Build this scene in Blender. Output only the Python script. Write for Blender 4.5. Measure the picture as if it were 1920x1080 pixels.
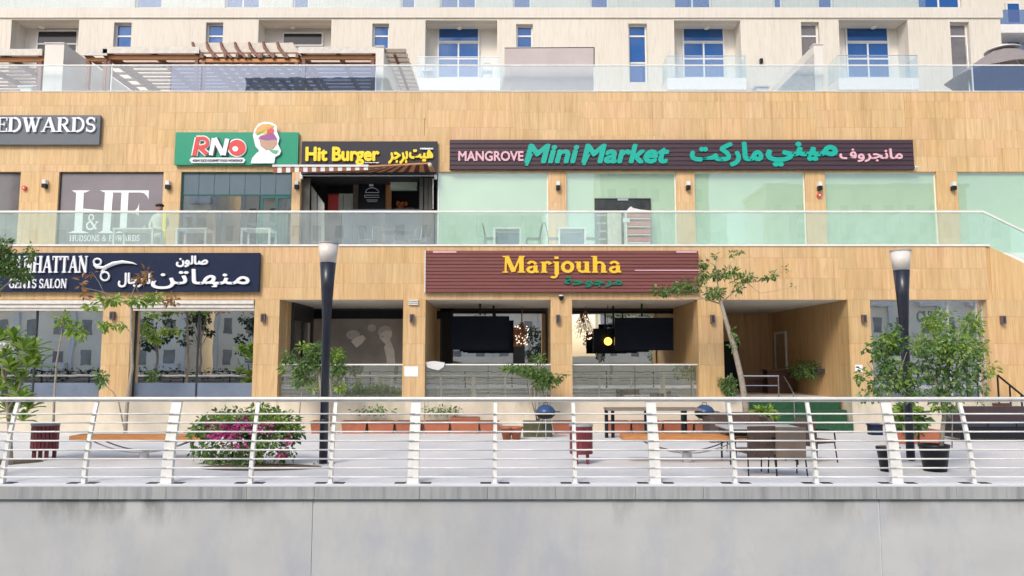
import bpy, math, random
from mathutils import Vector, Matrix
random.seed(7)
sc = bpy.context.scene
for o in list(bpy.data.objects): bpy.data.objects.remove(o)
COL = sc.collection
rad = math.radians
# ------------------------------------------------------------------ camera, world, sun, exposure
FPX, EYE, PITCH = 1400.0, 2.1, rad(5.5)
cam = bpy.data.cameras.new('camera'); camo = bpy.data.objects.new('camera', cam); COL.objects.link(camo)
camo.location = (0, 0, EYE); camo.rotation_euler = (rad(90) + PITCH, 0, 0)
cam.sensor_width = 36; cam.lens = FPX / 1920 * 36; cam.clip_start = 0.05; cam.clip_end = 2000
sc.camera = camo
world = bpy.data.worlds.new("World"); sc.world = world; world.use_nodes = True
wn = world.node_tree; sky = wn.nodes.new('ShaderNodeTexSky'); sky.sky_type = 'NISHITA'; sky.sun_disc = False
SUN_EL, SUN_AZ = rad(42), rad(206)      # azimuth from +Y clockwise: behind the camera, a little to the left
sky.sun_elevation = SUN_EL; sky.sun_rotation = SUN_AZ; sky.air_density = 1.0; sky.dust_density = 2.5
wn.nodes['Background'].inputs[1].default_value = 0.15
wn.links.new(sky.outputs[0], wn.nodes['Background'].inputs[0])
sl = bpy.data.lights.new('sun', 'SUN'); sl.energy = 1.2; sl.angle = rad(16); sl.color = (1, .93, .82)
so = bpy.data.objects.new('sun', sl); COL.objects.link(so)
sd = Vector((math.sin(SUN_AZ) * math.cos(SUN_EL), math.cos(SUN_AZ) * math.cos(SUN_EL), math.sin(SUN_EL)))
so.rotation_euler = sd.to_track_quat('Z', 'Y').to_euler(); so.location = sd * 60
sc.view_settings.view_transform = 'Standard'; sc.view_settings.look = 'None'
sc.view_settings.exposure = 0.62; sc.view_settings.gamma = 1; sc.view_settings.use_curve_mapping = False
sc.cycles.max_bounces = 8; sc.cycles.transparent_max_bounces = 12

# ------------------------------------------------------------------ measuring helpers
cp, sp = math.cos(PITCH), math.sin(PITCH)
def P(px, py, Y):
    v = (540 - py) / FPX; dy = cp - v * sp; dz = sp + v * cp; t = Y / dy
    return Vector(((px - 960) / FPX * t, Y, EYE + dz * t))
def ZP(py, Y): return P(960, py, Y).z
def XP(px, Y, py=540): return P(px, py, Y).x
def G(px, py, z=0.0):
    v = (540 - py) / FPX; dy = cp - v * sp; dz = sp + v * cp; t = (z - EYE) / dz
    return Vector(((px - 960) / FPX * t, dy * t, z))
def R(px0, px1, py0, py1, Y):
    m = (py0 + py1) / 2
    return XP(px0, Y, m), XP(px1, Y, m), ZP(py1, Y), ZP(py0, Y)      # x0,x1,zbottom,ztop

# ------------------------------------------------------------------ materials
MATS = {}
def nodes(name):
    m = bpy.data.materials.new(name); m.use_nodes = True; return m, m.node_tree.nodes, m.node_tree.links
def ramp(n, l, src, stops):
    r = n.new('ShaderNodeValToRGB'); l.new(src, r.inputs[0])
    e = r.color_ramp.elements
    while len(e) < len(stops): e.new(0.5)
    for i, (p, c) in enumerate(stops):
        e[i].position = p; e[i].color = (c[0], c[1], c[2], 1) if not isinstance(c, (int, float)) else (c, c, c, 1)
    return r
def mix(n, l, a, b, fac, mode='MIX'):
    x = n.new('ShaderNodeMix'); x.data_type = 'RGBA'; x.blend_type = mode
    for sock, val in ((x.inputs[0], fac), (x.inputs[6], a), (x.inputs[7], b)):
        if hasattr(val, 'is_linked'): l.new(val, sock)
        elif isinstance(val, (int, float)): sock.default_value = val
        else: sock.default_value = (*val[:3], 1)
    return x.outputs[2]
def noise(n, l, scale, mapping=(1, 1, 1), detail=4, rough=.6, coord='Object', loc=None):
    tc = n.new('ShaderNodeTexCoord'); mp = n.new('ShaderNodeMapping'); mp.inputs['Scale'].default_value = mapping
    if coord == 'World':
        g = n.new('ShaderNodeNewGeometry'); l.new(g.outputs['Position'], mp.inputs[0])
    else: l.new(tc.outputs[coord], mp.inputs[0])
    t = n.new('ShaderNodeTexNoise'); t.inputs['Scale'].default_value = scale; t.inputs['Detail'].default_value = detail
    t.inputs['Roughness'].default_value = rough; l.new(mp.outputs[0], t.inputs[0]); return t.outputs[0]
def plain(name, col, rough=.6, metal=0, var=.12, nscale=6, bump=.0, mapping=(1, 1, 1), emit=0, rnd=0, spec=.5):
    if name in MATS: return MATS[name]
    m, n, l = nodes(name); b = n['Principled BSDF']
    b.inputs['Roughness'].default_value = rough; b.inputs['Metallic'].default_value = metal; b.inputs['Specular IOR Level'].default_value = spec
    f = noise(n, l, nscale, mapping, coord='World')
    lo = tuple(max(0, c * (1 - var)) for c in col); hi = tuple(min(1, c * (1 + var)) for c in col)
    r = ramp(n, l, f, [(.3, lo), (.7, hi)]); out = r.outputs[0]
    if rnd:
        oi = n.new('ShaderNodeObjectInfo'); rr = ramp(n, l, oi.outputs['Random'], [(0, 1 - rnd), (1, 1 + 0 * rnd)])
        out = mix(n, l, out, rr.outputs[0], 1.0, 'MULTIPLY')
    l.new(out, b.inputs['Base Color'])
    if bump:
        bp = n.new('ShaderNodeBump'); bp.inputs['Strength'].default_value = bump; bp.inputs['Distance'].default_value = .01
        f2 = noise(n, l, nscale * 8, mapping, coord='World'); l.new(f2, bp.inputs['Height']); l.new(bp.outputs[0], b.inputs['Normal'])
    if emit:
        b.inputs['Emission Color'].default_value = (*col, 1); b.inputs['Emission Strength'].default_value = emit
    MATS[name] = m; return m
def stone(name, base, streak, random_amt=.12):
    m, n, l = nodes(name); b = n['Principled BSDF']; b.inputs['Roughness'].default_value = .55
    g = n.new('ShaderNodeNewGeometry'); oi = n.new('ShaderNodeObjectInfo')
    ad = n.new('ShaderNodeVectorMath'); ad.operation = 'ADD'
    sc_ = n.new('ShaderNodeVectorMath'); sc_.operation = 'SCALE'; sc_.inputs[0].default_value = (31, 17, 47)
    l.new(oi.outputs['Random'], sc_.inputs['Scale']); l.new(g.outputs['Position'], ad.inputs[0]); l.new(sc_.outputs[0], ad.inputs[1])
    def st(scale, mp):
        q = n.new('ShaderNodeMapping'); q.inputs['Scale'].default_value = mp; l.new(ad.outputs[0], q.inputs[0])
        t = n.new('ShaderNodeTexNoise'); t.inputs['Scale'].default_value = scale; t.inputs['Detail'].default_value = 5
        t.inputs['Roughness'].default_value = .65; l.new(q.outputs[0], t.inputs[0]); return t.outputs[0]
    a = st(1.0, (9, 9, .45)); c = st(1.0, (30, 30, 1.2))
    ra = ramp(n, l, a, [(.35, 0), (.62, 1)]); rc = ramp(n, l, c, [(.52, 0), (.66, 1)])
    col = mix(n, l, base, streak, ra.outputs[0]); dark = tuple(x * .80 for x in streak)
    fc = n.new('ShaderNodeMath'); fc.operation = 'MULTIPLY'; fc.inputs[1].default_value = .75; l.new(rc.outputs[0], fc.inputs[0])
    col = mix(n, l, col, dark, fc.outputs[0])
    wlow = noise(n, l, .55, (1, 1, .6), 5, .6, 'World'); rl = ramp(n, l, wlow, [(.32, (.90, .88, .80)), (.5, (1, .985, .93)), (.68, (1.0, .96, .97))] if name.startswith('honey') else [(.3, (.95, .94, .92)), (.6, (1, 1, 1))]); col = mix(n, l, col, rl.outputs[0], 1.0, 'MULTIPLY')
    wst = noise(n, l, 1.0, (7, 7, .16), 6, .7, 'World'); rs = ramp(n, l, wst, [(.54, (1, 1, 1)), (.66, (.84, .78, .66))]); col = mix(n, l, col, rs.outputs[0], 1.0 if name.startswith('honey') else .15, 'MULTIPLY')
    rr = ramp(n, l, oi.outputs['Random'], [(0, (1 - random_amt, 1 - random_amt * 1.1, 1 - random_amt * 1.3)), (.35, (.98, .95, .86)), (.6, (1, .955, .97)), (.8, (.95, .96, .93)), (1, (1, 1, 1))])
    col = mix(n, l, col, rr.outputs[0], 1.0, 'MULTIPLY'); l.new(col, b.inputs['Base Color'])
    bp = n.new('ShaderNodeBump'); bp.inputs['Strength'].default_value = .15; bp.inputs['Distance'].default_value = .01
    l.new(c, bp.inputs['Height']); l.new(bp.outputs[0], b.inputs['Normal']); MATS[name] = m; return m
def glass(name, tint, refl, haze=0, hazecol=(.8, .85, .85), grough=.0, gcol=(.95, .97, 1)):
    m, n, l = nodes(name); out = n['Material Output']; n.remove(n['Principled BSDF'])
    t = n.new('ShaderNodeBsdfTransparent'); t.inputs[0].default_value = (*tint, 1)
    gl = n.new('ShaderNodeBsdfGlossy'); gl.inputs['Roughness'].default_value = grough; gl.inputs[0].default_value = (*gcol, 1)
    mx = n.new('ShaderNodeMixShader'); mx.inputs[0].default_value = refl; l.new(t.outputs[0], mx.inputs[1]); l.new(gl.outputs[0], mx.inputs[2])
    last = mx
    if haze:
        d = n.new('ShaderNodeBsdfDiffuse'); d.inputs[0].default_value = (*hazecol, 1); m2 = n.new('ShaderNodeMixShader')
        f = noise(n, l, 1.2, (1, 1, 1), coord='World'); r = ramp(n, l, f, [(.2, haze * .6), (.8, min(1, haze * 1.4))])
        l.new(r.outputs[0], m2.inputs[0]); l.new(mx.outputs[0], m2.inputs[1]); l.new(d.outputs[0], m2.inputs[2]); last = m2
    # gentle waviness of the panes
    bp = n.new('ShaderNodeBump'); bp.inputs['Strength'].default_value = .05; bp.inputs['Distance'].default_value = .02
    f = noise(n, l, 1.1, (1, 1, 1), 2, coord='World'); l.new(f, bp.inputs['Height']); l.new(bp.outputs[0], gl.inputs['Normal'])
    l.new(last.outputs[0], out.inputs[0]); MATS[name] = m; return m
def leafmat(name, c1, c2, c3=None):
    m, n, l = nodes(name); b = n['Principled BSDF']; b.inputs['Roughness'].default_value = .5
    g = n.new('ShaderNodeNewGeometry')
    stops = [(0, c1), (.6, c2)] + ([(1, c3)] if c3 else [])
    r = ramp(n, l, g.outputs['Random Per Island'], stops); l.new(r.outputs[0], b.inputs['Base Color'])
    tr = n.new('ShaderNodeBsdfTranslucent'); l.new(r.outputs[0], tr.inputs[0]); mx = n.new('ShaderNodeMixShader'); mx.inputs[0].default_value = .35
    l.new(b.outputs[0], mx.inputs[1]); l.new(tr.outputs[0], mx.inputs[2]); l.new(mx.outputs[0], n['Material Output'].inputs[0]); MATS[name] = m; return m

M_STONE = stone('honey_stone', (.735, .52, .29), (.62, .415, .215), .09)
M_STONE2 = stone('honey_stone_deep', (.70, .495, .275), (.60, .40, .20), .06)
M_CREAM = stone('cream_cladding', (.68, .64, .585), (.65, .605, .545), .03)
M_CREAMP = plain('cream_render', (.70, .655, .59), .7, var=.04, nscale=1.5)
M_WHITE = plain('white_paint', (.68, .67, .65), .45, var=.06)
M_RAIL = plain('ivory_metal', (.78, .765, .72), .4, var=.08, nscale=3)
M_RAILG = plain('brushed_rail', (.62, .63, .66), .3, metal=.5, var=.06)
M_WALL = None
def wallmat(name, base, stain, top=None, streaky=False, zt=0, depth=.8):
    m, n, l = nodes(name); b = n['Principled BSDF']; b.inputs['Roughness'].default_value = .8
    a = noise(n, l, .7, (1, 1, 1.2), 6, .6, 'World'); r = ramp(n, l, a, [(.35, tuple(x * .88 for x in base)), (.65, base)])
    c2 = noise(n, l, 1.0, (6, 6, .4) if streaky else (1.5, 1.5, .8), 8, .65, 'World'); r2 = ramp(n, l, c2, [(.46, 0), (.66, .8 if streaky else .6)])
    col = mix(n, l, r.outputs[0], stain, r2.outputs[0])
    if top:      # grime washed down from the coping, ragged lower edge
        g = n.new('ShaderNodeNewGeometry'); s = n.new('ShaderNodeSeparateXYZ'); l.new(g.outputs[0], s.inputs[0])
        mr = n.new('ShaderNodeMapRange'); mr.inputs[1].default_value = zt - depth; mr.inputs[2].default_value = zt
        l.new(s.outputs[2], mr.inputs[0]); c3 = noise(n, l, 1.0, (1.0, 1.0, .3), 8, .7, 'World'); r3 = ramp(n, l, c3, [(.48, 0), (.60, 1)])
        mm = n.new('ShaderNodeMath'); mm.operation = 'MULTIPLY'; c5 = noise(n, l, .22, (1, 1, .2), 2, .5, 'World'); r5 = ramp(n, l, c5, [(.45, 0), (.62, .9)]); x5 = n.new('ShaderNodeMath'); x5.operation = 'MULTIPLY'; l.new(mr.outputs[0], x5.inputs[0]); l.new(r5.outputs[0], x5.inputs[1]); l.new(x5.outputs[0], mm.inputs[0]); l.new(r3.outputs[0], mm.inputs[1])
        col = mix(n, l, col, top, mm.outputs[0])
    l.new(col, b.inputs['Base Color']); bp = n.new('ShaderNodeBump'); bp.inputs['Strength'].default_value = .2; bp.inputs['Distance'].default_value = .01
    c4 = noise(n, l, 20, (1, 1, 1), 6, .7, 'World'); l.new(c4, bp.inputs['Height']); l.new(bp.outputs[0], b.inputs['Normal']); MATS[name] = m; return m
M_BANK = wallmat('cast_concrete', (.625, .625, .612), (.46, .485, .54), (.16, .16, .15), zt=-.08, depth=.55)
M_COPE = wallmat('coping_stone', (.48, .485, .48), (.24, .25, .27), streaky=True)
M_PLANT = wallmat('stained_render', (.72, .63, .50), (.52, .46, .36), (.26, .28, .15), zt=1.0, depth=1.2)
M_DECK = wallmat('deck_concrete', (.67, .665, .655), (.58, .58, .58))
M_CURB = plain('white_curb', (.74, .75, .77), .6, var=.04)
M_ASPH = plain('dark_floor', (.12, .115, .11), .7)
M_BLACK = plain('black_metal', (.010, .011, .015), .4, var=.2, spec=.3)
M_NAVYLAMP = plain('lamp_black', (.018, .021, .034), .3, var=.2)
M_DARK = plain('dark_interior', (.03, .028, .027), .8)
M_DGREY = plain('dark_grey_frame', (.035, .037, .042), .4)
M_CEIL = plain('soffit_plaster', (.80, .78, .74), .8, var=.03)
M_WOOD = plain('brown_timber', (.17, .065, .038), .5, var=.3, nscale=3, mapping=(1, 6, 6))
M_ORWOOD = plain('orange_timber', (.52, .22, .07), .5, var=.2, nscale=3, mapping=(1, 8, 8))
M_MAROON = plain('maroon_slat', (.17, .028, .035), .45, var=.2)
M_MAROONB = plain('maroon_board', (.185, .058, .052), .6, var=.12, nscale=2, mapping=(.3, 1, 8))
M_PURPLE = plain('aubergine_board', (.052, .026, .036), .5, var=.15, nscale=2, mapping=(.3, 1, 8))
M_TERRA = plain('terracotta', (.43, .135, .068), .6, var=.12, rnd=.25)
M_CHROME = plain('brushed_steel', (.55, .56, .58), .25, metal=.9, var=.05)
M_SHOP = glass('shop_glass', (.40, .42, .42), .50, gcol=(1, .98, .95))
M_SALON = glass('salon_glass', (.45, .48, .50), .80, gcol=(1, .99, .96))
M_WALK = glass('walkway_glass', (.87, .95, .92), .07, .17, (.72, .85, .80))
M_WALKR = glass('walkway_glass_reflective', (.80, .88, .87), .22, .14, (.8, .82, .78))
M_ROOFG = glass('roof_glass', (.92, .96, .97), .06, .05, (.72, .78, .80))
M_ROOFB = glass('blue_glass_sky_tint', (.42, .52, .70), .12, .05, (.45, .55, .72))  # blue tint paints reflected sky into roof panes; neighbour balconies are blue glass
M_TERRG = glass('terrace_glass', (.66, .72, .67), .46, .08, (.7, .7, .6), gcol=(1, .97, .9))
M_SKIN = glass('film_glass', (.97, 1, .97), .065)
M_BLUEW = glass('blue_window_glass', (.05, .09, .16), .26, .7, (.02, .10, .32), .05, (.5, .66, .95))
M_GREYW = glass('grey_window_glass', (.3, .3, .3), .12, .75, (.22, .20, .20), .05)
M_GREEN = plain('green_film', (.44, .55, .43), .4, var=.08, nscale=.4, spec=.9)
M_TEALF = plain('teal_frame', (.012, .10, .09), .4)
M_BLUEP = plain('slate_panel', (.10, .145, .18), .35, var=.06, nscale=1)
M_SLATE = plain('slate_board', (.115, .13, .15), .5, var=.05)
M_CHAR = plain('charcoal_board', (.045, .045, .055), .5, var=.05, spec=.2)
M_NAVY = plain('navy_board', (.018, .026, .058), .45, var=.1, spec=.15)
M_SGREEN = plain('sign_green', (.0, .27, .15), .4, var=.04)
M_TEAL = plain('letter_teal', (.0, .38, .29), .4, var=.04)
M_YEL = plain('letter_yellow', (.85, .52, .03), .4, var=.04)
M_YEL2 = plain('letter_lemon', (.88, .66, .02), .4, var=.04)
M_PINK = plain('letter_pink', (.72, .42, .48), .4, var=.04)
M_LWH = plain('letter_white', (.82, .83, .86), .4, var=.03)
M_RED = plain('letter_red', (.65, .06, .05), .4, var=.05)
M_LGREEN = plain('letter_green', (.0, .17, .10), .4, var=.05)
M_SIDE = plain('letter_return', (.05, .05, .055), .5)
M_WICK = plain('brown_wicker', (.085, .055, .045), .7, var=.3, nscale=20, bump=.5)
M_WICKT = plain('taupe_panel', (.17, .13, .10), .7, var=.1)
M_GCARP = plain('green_carpet', (.022, .085, .038), .95, var=.2, nscale=10, bump=.4)
M_SCREEN = plain('tv_black', (.007, .009, .016), .25, spec=.12)
M_BARK = plain('pale_bark', (.33, .28, .22), .9, var=.25, nscale=14, bump=.5)
M_SOIL = plain('soil', (.10, .075, .05), .95, bump=.5)
M_LEAF = leafmat('leaf_green', (.05, .13, .03), (.15, .27, .06), (.32, .42, .14))
M_LEAFD = leafmat('leaf_deep', (.05, .12, .03), (.15, .27, .075), (.32, .43, .17))
M_LEAFY = leafmat('leaf_lime', (.12, .26, .03), (.26, .40, .06), (.42, .52, .12))
M_LEAFO = leafmat('leaf_dry', (.30, .14, .05), (.42, .20, .08), (.20, .20, .06))
M_FLOW = leafmat('blossom_pink', (.55, .03, .25), (.70, .08, .38), (.75, .25, .50))
M_FLOWW = leafmat('blossom_white', (.8, .78, .6), (.85, .85, .8))

# ------------------------------------------------------------------ mesh helpers
def world_of(p):
    v = Vector((0, 0, 0))
    while p is not None: v += p.location; p = p.parent
    return v
class MB:
    def __init__(s): s.v = []; s.f = []
    def add(s, vs, fs):
        o = len(s.v); s.v += [tuple(x) for x in vs]; s.f += [tuple(i + o for i in f) for f in fs]; return s
    def box(s, x0, x1, y0, y1, z0, z1):
        return s.add([(x0, y0, z0), (x1, y0, z0), (x1, y1, z0), (x0, y1, z0), (x0, y0, z1), (x1, y0, z1), (x1, y1, z1), (x0, y1, z1)],
                     [(0, 3, 2, 1), (4, 5, 6, 7), (0, 1, 5, 4), (1, 2, 6, 5), (2, 3, 7, 6), (3, 0, 4, 7)])
    def prism(s, pts, y0, y1):        # polygon in XZ extruded in Y
        n = len(pts); vs = [(x, y0, z) for x, z in pts] + [(x, y1, z) for x, z in pts]
        area = sum(pts[i][0] * pts[(i + 1) % n][1] - pts[(i + 1) % n][0] * pts[i][1] for i in range(n))
        fs = [tuple(range(n)), tuple(range(2 * n - 1, n - 1, -1))] + [(i, (i + 1) % n + 0, (i + 1) % n + n, i + n)[::-1] for i in range(n)]
        if area < 0: fs = [f[::-1] for f in fs]
        return s.add(vs, fs)
    def slab(s, pts, z0, z1):         # polygon in XY extruded in Z
        n = len(pts); vs = [(x, y, z0) for x, y in pts] + [(x, y, z1) for x, y in pts]
        return s.add(vs, [tuple(range(n - 1, -1, -1)), tuple(range(n, 2 * n))] + [(i, (i + 1) % n, (i + 1) % n + n, i + n) for i in range(n)])
    def profx(s, pts, x0, x1):        # polygon in YZ extruded in X
        n = len(pts); vs = [(x0, y, z) for y, z in pts] + [(x1, y, z) for y, z in pts]
        return s.add(vs, [tuple(range(n)), tuple(range(2 * n - 1, n - 1, -1))] + [(i + n, (i + 1) % n + n, (i + 1) % n, i) for i in range(n)])
    def tube(s, pts, r, n=8, cap=True):
        pts = [Vector(p) for p in pts]; rs = r if isinstance(r, (list, tuple)) else [r] * len(pts); rings = []; up = None
        for i, p in enumerate(pts):
            d = (pts[min(i + 1, len(pts) - 1)] - pts[max(i - 1, 0)]).normalized()
            if up is None: up = Vector((0, 0, 1)) if abs(d.z) < .9 else Vector((1, 0, 0))
            a = d.cross(up).normalized(); b = a.cross(d).normalized(); up = b
            rings.append([p + (a * math.cos(t) + b * math.sin(t)) * rs[i] for t in [2 * math.pi * k / n for k in range(n)]])
        vs = [v for rg in rings for v in rg]; fs = []
        for i in range(len(pts) - 1):
            for k in range(n): fs.append((i * n + k, i * n + (k + 1) % n, (i + 1) * n + (k + 1) % n, (i + 1) * n + k))
        if cap: fs += [tuple(range(n - 1, -1, -1)), tuple(range((len(pts) - 1) * n, len(pts) * n))]
        return s.add(vs, fs)
    def bar(s, p0, p1, w, h):         # square section bar between two points
        p0, p1 = Vector(p0), Vector(p1); d = (p1 - p0).normalized(); up = Vector((0, 0, 1)) if abs(d.z) < .95 else Vector((0, 1, 0))
        a = d.cross(up).normalized() * w / 2; b = a.normalized().cross(d).normalized() * h / 2
        vs = [p + q for p in (p0, p1) for q in (-a - b, a - b, a + b, -a + b)]
        return s.add(vs, [(3, 2, 1, 0), (4, 5, 6, 7), (0, 1, 5, 4), (1, 2, 6, 5), (2, 3, 7, 6), (3, 0, 4, 7)])
    def lathe(s, prof, c=(0, 0, 0), n=20):
        vs = []; fs = []
        for r, z in prof:
            for k in range(n): t = 2 * math.pi * k / n; vs.append((c[0] + r * math.cos(t), c[1] + r * math.sin(t), c[2] + z))
        for i in range(len(prof) - 1):
            for k in range(n): fs.append((i * n + k, i * n + (k + 1) % n, (i + 1) * n + (k + 1) % n, (i + 1) * n + k))
        fs += [tuple(range(n - 1, -1, -1)), tuple(range((len(prof) - 1) * n, len(prof) * n))]
        return s.add(vs, fs)
    def ball(s, c, r, n=10, sz=1):
        return s.lathe([(max(1e-4, r * math.sin(math.pi * i / n)), -r * sz * math.cos(math.pi * i / n)) for i in range(n + 1)], c, n + 4)
    def holes(s, x0, x1, z0, z1, y0, y1, hs):   # wall with rectangular openings, closed reveals
        xs = sorted({x0, x1, *[h[0] for h in hs], *[h[1] for h in hs]}); zs = sorted({z0, z1, *[h[2] for h in hs], *[h[3] for h in hs]})
        xs = [x for x in xs if x0 <= x <= x1]; zs = [z for z in zs if z0 <= z <= z1]
        def solid(i, j):
            if i < 0 or j < 0 or i >= len(xs) - 1 or j >= len(zs) - 1: return False
            cx, cz = (xs[i] + xs[i + 1]) / 2, (zs[j] + zs[j + 1]) / 2
            return not any(h[0] < cx < h[1] and h[2] < cz < h[3] for h in hs)
        for i in range(len(xs) - 1):
            for j in range(len(zs) - 1):
                if not solid(i, j): continue
                a, b, c, d = xs[i], xs[i + 1], zs[j], zs[j + 1]
                s.add([(a, y0, c), (b, y0, c), (b, y0, d), (a, y0, d)], [(0, 1, 2, 3)]); s.add([(a, y1, c), (b, y1, c), (b, y1, d), (a, y1, d)], [(3, 2, 1, 0)])
                if not solid(i - 1, j): s.add([(a, y0, c), (a, y1, c), (a, y1, d), (a, y0, d)], [(3, 2, 1, 0)])
                if not solid(i + 1, j): s.add([(b, y0, c), (b, y1, c), (b, y1, d), (b, y0, d)], [(0, 1, 2, 3)])
                if not solid(i, j - 1): s.add([(a, y0, c), (b, y0, c), (b, y1, c), (a, y1, c)], [(3, 2, 1, 0)])
                if not solid(i, j + 1): s.add([(a, y0, d), (b, y0, d), (b, y1, d), (a, y1, d)], [(0, 1, 2, 3)])
        return s
    def build(s, name, mat, parent=None, smooth=False, local=False, label=None, cat=None, group=None, kind=None):
        if parent is not None: off = Vector((0, 0, 0)) if local else world_of(parent)
        else:
            xs = [v[0] for v in s.v]; ys = [v[1] for v in s.v]; zs = [v[2] for v in s.v]
            off = Vector(((min(xs) + max(xs)) / 2, (min(ys) + max(ys)) / 2, min(zs)))
        me = bpy.data.meshes.new(name); me.from_pydata([(v[0] - off.x, v[1] - off.y, v[2] - off.z) for v in s.v], [], s.f)
        me.materials.append(mat)
        if smooth: me.polygons.foreach_set('use_smooth', [True] * len(me.polygons))
        o = bpy.data.objects.new(name, me); COL.objects.link(o)
        if parent is not None: o.parent = parent
        else: o.location = off
        tag(o, label, cat, group, kind); return o
def tag(o, label=None, cat=None, group=None, kind=None):
    for k, v in (('label', label), ('category', cat), ('group', group), ('kind', kind)):
        if v: o[k] = v
    return o
def thing(name, label, cat, loc=(0, 0, 0), group=None):
    o = bpy.data.objects.new(name, None); o.empty_display_size = .2; COL.objects.link(o); o.location = loc
    return tag(o, label, cat, group)
def jit(a): return (random.random() - .5) * 2 * a
def dup(root, loc, rz=0, label=None, scale=None):
    def cp_(o, par):
        c = o.copy(); COL.objects.link(c); c.parent = par
        for ch in [k for k in o.children]: cp_(ch, c)
        return c
    r = cp_(root, None); r.location = loc; r.rotation_euler = (0, 0, rz)
    if scale: r.scale = scale
    if label: r['label'] = label
    return r
def B(name, mat, parent, x0, x1, y0, y1, z0, z1, **k): return MB().box(x0, x1, y0, y1, z0, z1).build(name, mat, parent, **k)

# ------------------------------------------------------------------ lettering
GC = {}
def glyph(ch, bold):
    k = (ch, bold)
    if k in GC: return GC[k]
    def mk(body):
        c = bpy.data.curves.new('g', 'FONT'); c.body = body; c.offset = bold; c.resolution_u = 3
        o = bpy.data.objects.new('g', c); me = bpy.data.meshes.new_from_object(o)
        r = ([tuple(v.co) for v in me.vertices], [tuple(p.vertices) for p in me.polygons])
        bpy.data.objects.remove(o); bpy.data.curves.remove(c); bpy.data.meshes.remove(me); return r
    def wid(body):
        v = mk(body)[0]; return max(p[0] for p in v) - min(p[0] for p in v)
    g = mk(ch) if ch != ' ' else ([], []); adv = wid('H' + ch + 'H') - wid('HH')
    GC[k] = (g[0], g[1], adv); return GC[k]
def text(parent, s, px0, px1, pytop, pybase, Y, mat, depth=.05, thick=.0, shear=0, caph=.72, name='letter', ref=None):
    """letters of s fitted between px0..px1, cap top .. baseline; front face at Y, each letter its own mesh"""
    bold = 0; gl = [glyph(c, 0) for c in s]; x = 0; xs = []
    for g in gl: xs.append(x); x += g[2]
    allx = [xs[i] + v[0] + shear * v[1] for i, g in enumerate(gl) for v in g[0]]; mn, mxx = min(allx), max(allx)
    m = (pytop + pybase) / 2; X0, X1 = XP(px0, Y, m), XP(px1, Y, m); Z0, Z1 = ZP(pybase, Y), ZP(pytop, Y)
    if ref: lo, hi = ref
    else: lo, hi = 0, caph
    sx = (X1 - X0) / (mxx - mn); sz = (Z1 - Z0) / (hi - lo)
    for i, g in enumerate(gl):
        if not g[0]: continue
        pts = [(X0 + (xs[i] + v[0] + shear * v[1] - mn) * sx, Z0 + (v[1] - lo) * sz) for v in g[0]]
        mb = MB(); n = len(pts); cnt = {}
        for f in g[1]:
            for a, b in zip(f, f[1:] + f[:1]): cnt[(a, b)] = 1
        fs = [tuple(f) for f in g[1]] + [(b, a, a + n, b + n) for (a, b) in cnt if (b, a) not in cnt]
        offs = [(0, 0)] if not thick else [(thick * math.cos(t), thick * math.sin(t)) for t in [k * math.pi / 4 for k in range(8)]]
        for j, (ox, oz) in enumerate(offs):
            y = Y - .0006 * j; mb.add([(a + ox, y, b + oz) for a, b in pts] + [(a + ox, y + depth, b + oz) for a, b in pts], fs)
        mb.build(name, mat, parent)
def AR(ch): return ''.join(ch)
def arabic(parent, glyphs, px0, px1, py0, py1, Y, mat, thick=.03, depth=.05):
    """visual left-to-right string of presentation forms fitted to the box"""
    ys = [v[1] for c in glyphs for v in glyph(c, 0)[0]]
    text(parent, glyphs, px0, px1, py0, py1, Y, mat, depth, thick, ref=(min(ys), max(ys)))
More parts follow.
